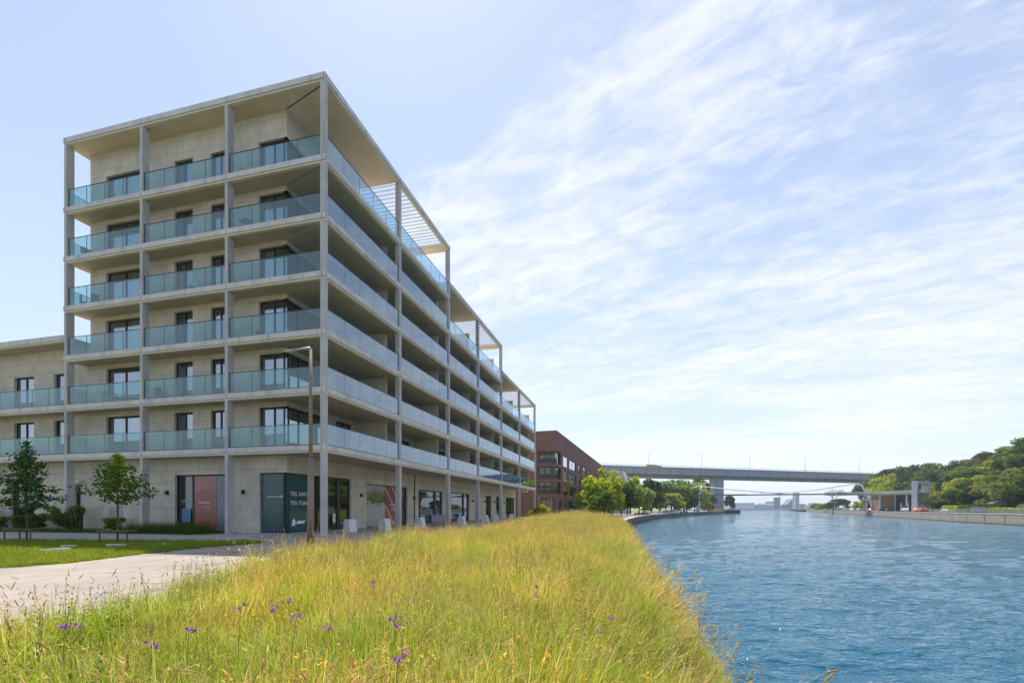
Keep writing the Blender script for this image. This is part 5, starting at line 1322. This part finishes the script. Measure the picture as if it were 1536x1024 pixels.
q, t = on_bridge(982); vehicle('lorry', q + Vector((n2.x, n2.y, 0)) * 4 + Vector((0, 0, .0)), rzb, 'orange', 'low orange lorry driving on the road bridge', 'lorry', 'lorry').scale = (1.15, 1, .58)
q, t = on_bridge(992); vehicle('parked_van', q + Vector((n2.x, n2.y, 0)) * 4, rzb, 'yellow', 'yellow van following the orange lorry on the bridge', 'van', 'van').scale = (1.1, 1, .8)
# ------------------------------------------------------------------ footbridge with mast and arch
fa = at(1047, 335, z=0); fb = at(1285, 300, z=0); DZ = 10.9
fd = Vector((fb.x - fa.x, fb.y - fa.y, 0)); FL = fd.length; frz = math.atan2(fd.y, fd.x)
fbz = empty('footbridge', (fa.x, fa.y, 0), frz, 'slender white footbridge with slanted stays crossing the canal below the road bridge', 'footbridge')
M['paleg'] = mat_plain('pale_grey_steel', (.46, .48, .49), .5)
M['fb'] = mat_plain('footbridge_paint', (.18, .165, .14), .5); M['fbm'] = mat_plain('white_steel', (.72, .74, .76), .4); M['mesh'] = mat_plain('railing_mesh', (.30, .32, .30), .7)
MB().box(6, FL + 2, -.9, .9, DZ - .5, DZ + .35).build('deck', M['mesh'], fbz)
MB().prism([(-11, -2.0), (8, -1.2), (30, -.95), (30, .95), (8, 1.2), (-11, 2.0)], 'z', DZ - .2, DZ + .5).build('landing', M['fb'], fbz)
mb = MB()
for s in (-1, 1):
    mb.tube([(-10, s * 1.6, DZ - .2), (-11.2, s * 1.7, DZ + 1.2), (-9.5, s * 1.2, DZ + 2.6), (1, s * .2, 17.6)], .42, 8)
    mb.tube([(3.0, s * .15, 16.8), (22, s * .5, 14.4), (52, s * .8, DZ + .4)], [.30, .28, .22], 8)
mb.build('stay', M['fbm'], fbz, smooth=True)
MB().tube([(0, 0, -3.0), (.2, 0, 4), (.4, 0, DZ), (2.6, 0, 17.6)], [1.25, 1.35, 1.0, .5], 10).build('mast', M['fbm'], fbz, smooth=True)
MB().tube([(FL - 44, 0, DZ + .4), (FL - 20, 0, 13.8), (FL - 4, 0, 16.6), (FL, 0, 17.1), (FL + 2.6, 0, 16.0), (FL + 4.0, 0, 13), (FL + 4.4, 0, DZ)], [.25, .3, .36, .4, .5, .55, .55], 10).tube([(FL + 4.4, 0, DZ), (FL + 7.2, 0, 6.5), (FL + 9.6, 0, 0)], [.9, 1.1, 1.1], 10).build('arch', M['fbm'], fbz, smooth=True)
# widened approach deck leading to the lift tower
ap = [at(u, d, z=0) for u, d in ((1238, 311), (1275, 300), (1300, 285), (1330, 262), (1360, 240), (1385, 226))]
appr = empty('bridge_approach', (0, 0, 0), 0, 'widened raised walkway with mesh railings leading to the white lift tower', 'walkway')
mb = MB().use(M['fb']); ms = MB().use(M['mesh']); wds = (1.2, 3.0, 3.2, 2.6, 2.2, 2.0); zs = (10.9, 10.6, 10.2, 9.6, 9.3, 9.2)
for i in range(5):
    a, b = ap[i], ap[i + 1]; t = (b - a).normalized(); n = Vector((-t.y, t.x, 0)); a0, a1, b0, b1 = a - n * wds[i], a + n * wds[i], b - n * wds[i + 1], b + n * wds[i + 1]
    for z0, z1, m_, o_ in ((-.6, .1, mb, 0),):
        q = [(a0, zs[i]), (a1, zs[i]), (b1, zs[i + 1]), (b0, zs[i + 1])]
        mb.face([(p.x, p.y, z + .1) for p, z in q]); mb.face([(p.x, p.y, z - .7) for p, z in q])
        for (p, zp), (r_, zr) in zip(q, q[1:] + q[:1]): mb.face([(p.x, p.y, zp - .7), (r_.x, r_.y, zr - .7), (r_.x, r_.y, zr + .1), (p.x, p.y, zp + .1)])
    for (p, r_) in ((a0, b0), (a1, b1)):
        for zz in np.arange(.25, 1.5, .25): ms.tube([(p.x, p.y, zs[i] + zz), (r_.x, r_.y, zs[i + 1] + zz)], .055, 4, False)
        for k in range(10): c = p + (r_ - p) * k / 10; zc_ = zs[i] + (zs[i + 1] - zs[i]) * k / 10; ms.box(c.x - .07, c.x + .07, c.y - .07, c.y + .07, zc_ + .05, zc_ + 1.5)
mb.build('deck', None, appr); ms.build('railing', None, appr)
for i in (2, 4): p = ap[i]; MB().tube([(p.x, p.y, -.1), (p.x, p.y, zs[i] - .7)], .35, 8).build('support', M['fbm'], appr)
# lift tower
ltp = at(1381, 222, z=0); lt = empty('lift_tower', ltp, R(12), 'white framed lift tower with glass shaft at the end of the walkway', 'lift tower'); hh = zof(721, 222)
MB().box(-3.7, -2.7, -1.3, 1.3, 0, hh - .003).build('frame', M['paleg'], lt, bevel=.1)
MB().box(2.2, 4.0, -1.5, 1.5, hh * .60, hh - 1.2).build('upright', mat_plain('pale_tower_steel', (.42, .44, .45), .5), lt, bevel=.1)
MB().prism([(-2.39, hh - 1.2), (4.0, hh - 1.2), (4.0, hh - .7), (3.4, hh - .1), (-2.39, hh - .1)], 'y', -1.5, 1.5).build('crossbeam', mat_plain('beam_steel', (.38, .41, .43), .5), lt)
MB().box(-2.39, 3.2, -1.2, 1.2, .1, hh * .60).build('glass_shaft', mat_glass('shaft_glass', (.75, .82, .78), .12, .25, (.5, .58, .5)), lt)
mb = MB().use(M['fb']); mb.box(-2.39, 2.69, -1.3, 1.3, hh * .605, hh * .615)
for k in range(6): mb.box(-2.39, 3.2, -1.25, -1.21, .8 + k * 1.4, .9 + k * 1.4)
mb.build('landing', None, lt)
for k in range(3): MB().use(M['dark']).box(-3.4, -2.9, -1.56, -1.503, 5.2 + 1.9 * k, 6.2 + 1.9 * k).build('slot_window', None, lt)
# dark building with timber front beneath the walkway
M['roofd'] = mat_plain('dull_roof', (.17, .15, .13), .8)
hb2 = empty('quay_building', at(1336, 285, z=0), R(-14), 'low dark navy building with timber front below the walkway', 'building')
zt2 = zof(740, 285)
MB().box(2.4, 13.5, 0, 12, -.1, zt2).build('wall', mat_plain('navy_cladding', (.025, .03, .05), .6), hb2)
mb = MB().use(mat_mottled('timber_cladding', (.32, .19, .11), .2, 1.2, .8, 9)); mb.box(-5.2, 2.397, .4, 12, -.1, zt2 * .96)
for k in range(9): mb.box(-5.2 + .82 * k, -5.0 + .82 * k, .2, .399, -.1, zt2 * .96)
mb.build('timber_wall', None, hb2)
MB().use(M['roofd']).box(-6, 14, -.6, 12.6, zt2 + .003, zt2 + .35).build('roof', None, hb2)
for x in (-3.9, -.6): MB().use(M['dark']).box(x, x + 1.3, .1, .197, 0, 2.4).build('door', None, hb2)
for x in (1.9, -5.6): MB().use(M['paleg']).box(x, x + .55, -.3, .19, -.1, zt2).build('pillar', None, hb2)
hb3 = empty('timber_pavilion', at(1310, 330, z=0), R(-20), 'small brown pavilion left of the dark navy quay building', 'building')
MB().box(-4.5, 4.0, 0, 6, -.1, 7.2).build('wall', mat_mottled('dark_timber', (.16, .085, .05), .2, 1, .8, 9), hb3); MB().box(-5, 4.5, -.4, 6.4, 7.2, 7.6).build('roof', M['fb'], hb3)
for x in (-3.5, -.6, 2): MB().use(M['dark']).box(x, x + 1.6, -.06, -.003, .1, 4.6).build('window', None, hb3)
# red sign board and white posts in front of it
rb = empty('red_board', at(1357, 234, z=0), R(-10), 'red notice board between white posts before the navy building', 'sign'); MB().box(-1.3, 1.3, 0, .1, 1.2, 3.0).build('board', mat_plain('red_board', (.45, .05, .05), .5), rb)
for x in (-1.6, 1.45): MB().box(x, x + .18, -.05, .15, 0, 4.4).build('post', M['whitep'], rb)
# parked vehicles on the right quay
def quay_spot(u, off):
    lo, hi = 60, 640
    for _ in range(50):
        mid = (lo + hi) / 2; k = (u - CX) / F
        if k * mid - edge_r(mid) - off > 0: hi = mid
        else: lo = mid
    return Vector(((u - CX) / F * lo, lo, RQZ)), math.atan2(edge_r(lo) - edge_r(lo - 10), 10)
CARS = [(1251, 5, 'grey', 'car', 'grey parked car at the far tip of the right quay'), (1258, 6, 'silver', 'van', 'silver van parked beside the far grey car'), (1267, 5, 'rose', 'car', 'rose pink parked car on the right quay'),
        (1277, 5, 'white_car', 'car', 'white parked car just right of the rose pink one'), (1287, 6, 'silver', 'car', 'silver parked car between a white and a red one'), (1297, 5, 'red', 'car', 'red parked car near the white arch leg'),
        (1306, 4, 'white_car', 'car', 'white parked car just right of the red one by the arch'), (1309, 9, 'navy', 'car', 'dark blue car parked behind the white one near the pavilion'), (1322, 5, 'navy', 'car', 'navy blue parked car in front of the timber wall'), (1333, 6, 'black', 'car', 'black parked car in front of the timber doors'),
        (1357, 4, 'silver', 'car', 'silver parked car before the red notice board'), (1384, 4, 'red', 'car', 'dark red parked car below the lift tower'), (1376, 7, 'orange', 'car', 'orange parked car half behind the dark red one'), (1382, 9, 'blue', 'van', 'dark blue van behind the dark red car'),
        (1416, 6, 'silver', 'car', 'silver car behind the quay fence left of the grey van'), (1468, 3.2, 'grey', 'van', 'dark grey van parked close to the fence before the hedge')]
for (u, off, paint, kind, lab) in CARS:
    p, a = quay_spot(u, off); sgn = 1
    vehicle('parked_' + kind, p, math.pi / 2 - a + (0 if kind == 'car' else math.pi), paint, lab, kind, kind, 'vehicles parked on the right quay', 1.32 if u < 1400 else 1.0)
# fence and hedges along the right quay
def along(u0, u1, off, n):
    out_ = []
    for k in range(n + 1): p, a = quay_spot(u0 + (u1 - u0) * k / n, off); out_.append(p)
    return out_
fe = empty('quay_fence', (0, 0, 0), 0, 'thin metal fence with slim posts along the right quay edge', 'fence'); pts = along(1392, 1640, 1.0, 40)
mb = MB().use(M['lamp'])
for a, b in zip(pts, pts[1:]):
    for z in (.55, 1.1): mb.tube([(a.x, a.y, z + .25), (b.x, b.y, z + .25)], .035, 5, False)
mb.build('rail', None, fe)
mb = MB().use(M['lamp'])
for a, b in zip(pts, pts[1:]):
    for k in range(3): c = a + (b - a) * k / 3; mb.box(c.x - .04, c.x + .04, c.y - .04, c.y + .04, .2, 1.42)
mb.build('post', None, fe)
def hedge(u0, u1, off, h, dep, kind, label, n=1500):
    pts = along(u0, u1, off, 14); r = np.random.RandomState(int(u0)); P = []
    for _ in range(n):
        i = r.randint(0, 14); t = r.rand(); a = pts[i] + (pts[i + 1] - pts[i]) * t; f = r.rand()
        if f < .45: P.append((a.x + r.uniform(-.1, .15), a.y, r.uniform(.1, h)))
        else: P.append((a.x + r.uniform(0, dep), a.y + r.uniform(-.2, .2), h + r.normal(0, .06)))
    o = bpy.data.objects.new('hedge', leaf_mesh('hedge', P, .24, *cols[kind], M['leaf'], seed=int(u0))); COL.objects.link(o); root = empty('hedge', (0, 0, 0), 0, label, 'hedge', 'hedges on the right quay'); o.name = 'foliage'; o.parent = root
    mb = MB(); a0, a1 = pts[0], pts[-1]
    for a, b in zip(pts, pts[1:]):
        mb.face([(a.x + .25, a.y, 0), (b.x + .25, b.y, 0), (b.x + .25, b.y, h - .15), (a.x + .25, a.y, h - .15)]); mb.face([(a.x + .25, a.y, h - .15), (b.x + .25, b.y, h - .15), (b.x + dep, b.y, h - .15), (a.x + dep, a.y, h - .15)])
    mb.build('inner_twigs', M['bark'], root)
hedge(1478, 1512, 5, 1.7, 1.6, 'bright', 'clipped bright green hedge behind the fence right of the grey van')
hedge(1513, 1620, 5, 1.6, 1.6, 'pale', 'yellow green hedge behind the fence at the right edge')
hedge(1436, 1458, 6, 1.7, 1.6, 'mid', 'mid green hedge behind the fence left of the grey van')
hedge(1412, 1436, 12, 2.6, 2.4, 'bright', 'light green bank of shrubs below the foot of the hill', 1200)
hedge(1440, 1500, 14, 3.0, 2.4, 'dark', 'dark bank of shrubs behind the clipped hedge', 1800)
# small garden shed roof and arch among the trees
sh = empty('garden_shed', at(1506, 176, z=RQZ), R(-25), 'dark garden shed half hidden under the hillside trees', 'shed'); MB().box(-3, 3, 0, 5, 0, 3.2).build('wall', mat_plain('shed_boards', (.05, .05, .07), .8), sh); MB().prism([(-3.4, 3.2), (3.4, 3.2), (0, 5.2)], 'y', -.3, 5.3).build('roof', mat_plain('slate_roof', (.09, .085, .10), .7), sh)
# ------------------------------------------------------------------ left quay details
def low_boat(name, loc, rz, L, W_, H, hull, label, cabin=None):
    root = empty(name, loc, rz, label, 'boat'); mb = MB(); st_ = 9; ring = []
    V = []; Fq = []
    for i in range(st_):
        t = i / (st_ - 1); x = -L / 2 + L * t; w = W_ / 2 * (math.sin(math.pi * (.18 + .82 * t) ) ** .6 if t < 1 else .02) if t > .05 else W_ / 2 * .7; w = max(w, .04); sheer = H * (1 + .25 * abs(t - .4) ** 1.5)
        V += [(x, -w, sheer), (x, -w * .75, .0), (x, w * .75, .0), (x, w, sheer)]
        if i: o = 4 * (i - 1); Fq += [(o, o + 4, o + 5, o + 1), (o + 1, o + 5, o + 6, o + 2), (o + 2, o + 6, o + 7, o + 3), (o + 3, o + 7, o + 4, o)]
    Fq += [(0, 1, 2, 3), (4 * st_ - 1, 4 * st_ - 2, 4 * st_ - 3, 4 * st_ - 4)]
    mb.v = V; mb.f = Fq; mb.mi = [0] * len(Fq); mb.build('hull', M[hull], root)
    MB().tube([(-L / 2 + .2, -W_ * .36, H * 1.12), (0, -W_ * .5, H * 1.06), (L / 2 - .1, 0, H * 1.15), (0, W_ * .5, H * 1.06), (-L / 2 + .2, W_ * .36, H * 1.12)], .05 * H + .02, 6).build('gunwale', M['whitep'], root)
    if cabin:
        MB().prism([(-L * .3, H), (L * .12, H), (L * .06, H + cabin), (-L * .28, H + cabin)], 'y', -W_ * .32, W_ * .32).build('cabin', M['white_car'], root, bevel=.08)
        MB().prism([(-L * .22, H + cabin * .4), (L * .08, H + cabin * .4), (L * .05, H + cabin * .85), (-L * .22, H + cabin * .85)], 'y', -W_ * .33, W_ * .33).build('window', M['carglass'], root)
    return root
low_boat('rowing_boat', at(922, 128, z=-.55), R(8), 2.4, 1.0, .42, 'white_car', 'small white boat resting ashore on the lawn under the trees')
low_boat('moored_barge', at(1073, 420, z=WATER), R(4), 13, 4.5, 3.4, 'yellow', 'long yellow barge moored at the end of the left quay')
low_boat('moored_boat', at(1099, 430, z=WATER), R(0), 14, 5, 3.0, 'navy', 'dark blue boat with white cabin moored beyond the yellow barge', 1.9)
# posts, rails and terrace furniture on the left quay
o = MB().tube([(0, 0, 0), (0, 0, 2.2)], .16, 8).build('bollard', M['whitep']); o.location = at(982, 205, z=-.55); tag(o, 'single white post standing at the dark trees by the quay path', 'post')
for k, (u, d, L, lab) in enumerate(((961, 150, 4.2, 'dark timber rail bench nearest the lawn on the left quay'), (968, 165, 3.0, 'second dark timber rail bench farther along the left quay'))):
    root = empty('rail_bench', at(u, d, z=-.55), R(-35), lab, 'bench', 'benches on the left quay'); MB().box(-L / 2, L / 2, -.25, .25, .38, .48).build('seat', M['dark'], root)
    for x in (-L / 2 + .2, L / 2 - .3): MB().box(x, x + .12, -.2, .2, 0, .379).build('leg', M['dark'], root)
    MB().box(-L / 2, L / 2, .26, .32, .6, .85).build('backrest', M['dark'], root)
rl = empty('quay_railing', (0, 0, 0), 0, 'low metal railing along the edge of the left quay', 'railing'); mb = MB().use(M['rail']); dd = list(range(150, 300, 6))
for a, b in zip(dd, dd[1:]):
    for z in (.1, .5): mb.tube([(edge_l(a) - .3, a, z), (edge_l(b) - .3, b, z)], .05, 4, False)
    mb.box(edge_l(a) - .36, edge_l(a) - .24, a - .06, a + .06, -.55, .55)
mb.build('rail', None, rl)
ks = empty('terrace_kiosk', at(1003, 232, z=-.55), R(-25), 'low white planter wall with dark seats on the quay terrace', 'planter'); MB().box(-3, 4.5, 0, .8, 0, 1.0).build('wall', M['white'], ks)
for k in range(3): MB().box(5.0 + k * 1.3, 5.9 + k * 1.3, .0, .8, 0, .9).build('seat', M['dark'], ks, bevel=.05)
MB().tube([(-4.2, .3, 0), (-4.0, .3, 1.4), (-3.2, .3, 1.7)], .25, 7).build('rock', M['quaystone'], ks)
# ------------------------------------------------------------------ far shore and city
M['far'] = mat_plain('far_concrete', (.38, .40, .44), .8); M['farb'] = mat_plain('far_blue_glass', (.14, .20, .30), .3); M['farw'] = mat_plain('far_white', (.62, .63, .65), .7)
def far_block(name, u0, u1, vt, d, mat, label, cat='building', roofm=None, shape='box'):
    x0_, x1_ = (u0 - CX) / F * d, (u1 - CX) / F * d; z1 = zof(vt, d); w = x1_ - x0_; root = empty(name, ((x0_ + x1_) / 2, d, -.6), 0, label, cat, 'far city buildings'); h = z1 + .6
    if shape == 'box': MB().box(-w / 2, w / 2, 0, max(15, w * .5), 0, h).build('wall', M[mat], root)
    elif shape == 'step': MB().prism([(-w / 2, 0), (w / 2, 0), (w / 2, h * .62), (w * .2, h * .8), (w * .12, h), (-w * .1, h), (-w * .3, h * .7), (-w / 2, h * .5)], 'y', 0, 30).build('wall', M[mat], root)
    elif shape == 'round': MB().lathe([(w / 2, 0), (w / 2, h * .93), (w * .46, h * .97), (w * .3, h), (0, h)], (0, w / 2, 0), 16).build('wall', M[mat], root)
    mb = MB().use(M['farb' if mat != 'farb' else 'far'])
    if shape == 'box' and h > 8:
        for k in range(int(h / 6)): mb.box(-w / 2 + .5, w / 2 - .5, -.15, -.01, 2.5 + k * 6, 4.5 + k * 6)
        mb.build('window_band', None, root)
    if roofm: MB().prism([(-w / 2 - 1, h), (w / 2 + 1, h), (w / 2 - 2, h + 3.2), (-w / 2 + 2, h + 3.2)], 'y', -2, max(15, w * .5) + 2).build('roof', M[roofm], root)
    return root
FARB = [('long_hall', 1094, 1132, 756, 1250, 'farw', 'long low pale hall with blue roof right of the bridge pier', 'farb', 'box'), ('long_hall', 1134, 1160, 756.5, 1260, 'far', 'long low hall with pinkish roof left of the round tower', 'farw', 'box'),
        ('round_tower', 1163, 1172, 745, 1450, 'farb', 'blue grey round topped tower on the far shore', None, 'round'), ('stepped_tower', 1181, 1199, 748, 1500, 'farb', 'blue stepped pyramid like tower on the far shore', None, 'step'), ('slim_tower', 1193.5, 1199, 738.5, 1350, 'far', 'slim dark tower rising above the stepped one', None, 'box'),
        ('low_block', 1172, 1181, 757, 1500, 'farb', 'low block between the two far towers', None, 'box'), ('low_block', 1200, 1209, 755, 1550, 'far', 'first low city block right of the slim tower', None, 'box'), ('low_block', 1209, 1217, 757, 1540, 'farw', 'second low city block right of the slim tower', None, 'box'), ('low_block', 1217, 1228, 754, 1600, 'farb', 'low city block just left of the quay tip bushes', None, 'box'),
        ('low_block', 1152, 1162, 752, 1500, 'farb', 'bluish block behind the hall with pinkish roof', None, 'box')]
for f_ in FARB: far_block(f_[0], f_[1], f_[2], f_[3], f_[4], f_[5], f_[6], 'building', f_[7], f_[8])
cr = empty('tower_crane', at(1170, 1420, z=-.6), 0, 'faint tower crane over the far city', 'crane'); hc = zof(739, 1420) + .6
MB().tube([(0, 0, 0), (0, 0, hc)], 1.0, 6).build('mast', M['far'], cr); MB().box(-58, 22, -1, 1, hc, hc + 1.6).build('jib', M['far'], cr)
fk = MB(); fk.box(-250, 130, 0, 40, WATER, 1.2); o = fk.build('far_shore_wall', M['farw']); o.location = at(1135, 1215, z=0); tag(o, 'pale embankment in front of the far halls', 'embankment')
# ------------------------------------------------------------------ air
m = bpy.data.materials.new('hazy_air'); m.use_nodes = True; nt = m.node_tree; nt.nodes.clear()
out = nt.nodes.new('ShaderNodeOutputMaterial'); pv = nd(nt, 'ShaderNodeVolumePrincipled')
pv.inputs['Color'].default_value = (.80, .90, 1.0, 1); pv.inputs['Density'].default_value = .00016; pv.inputs['Anisotropy'].default_value = .2
lk(nt, pv.outputs[0], out.inputs['Volume'])
o = MB().box(-2520, 3520, -70, 6010, -5, 130).build('haze', m); tag(o, kind='stuff')
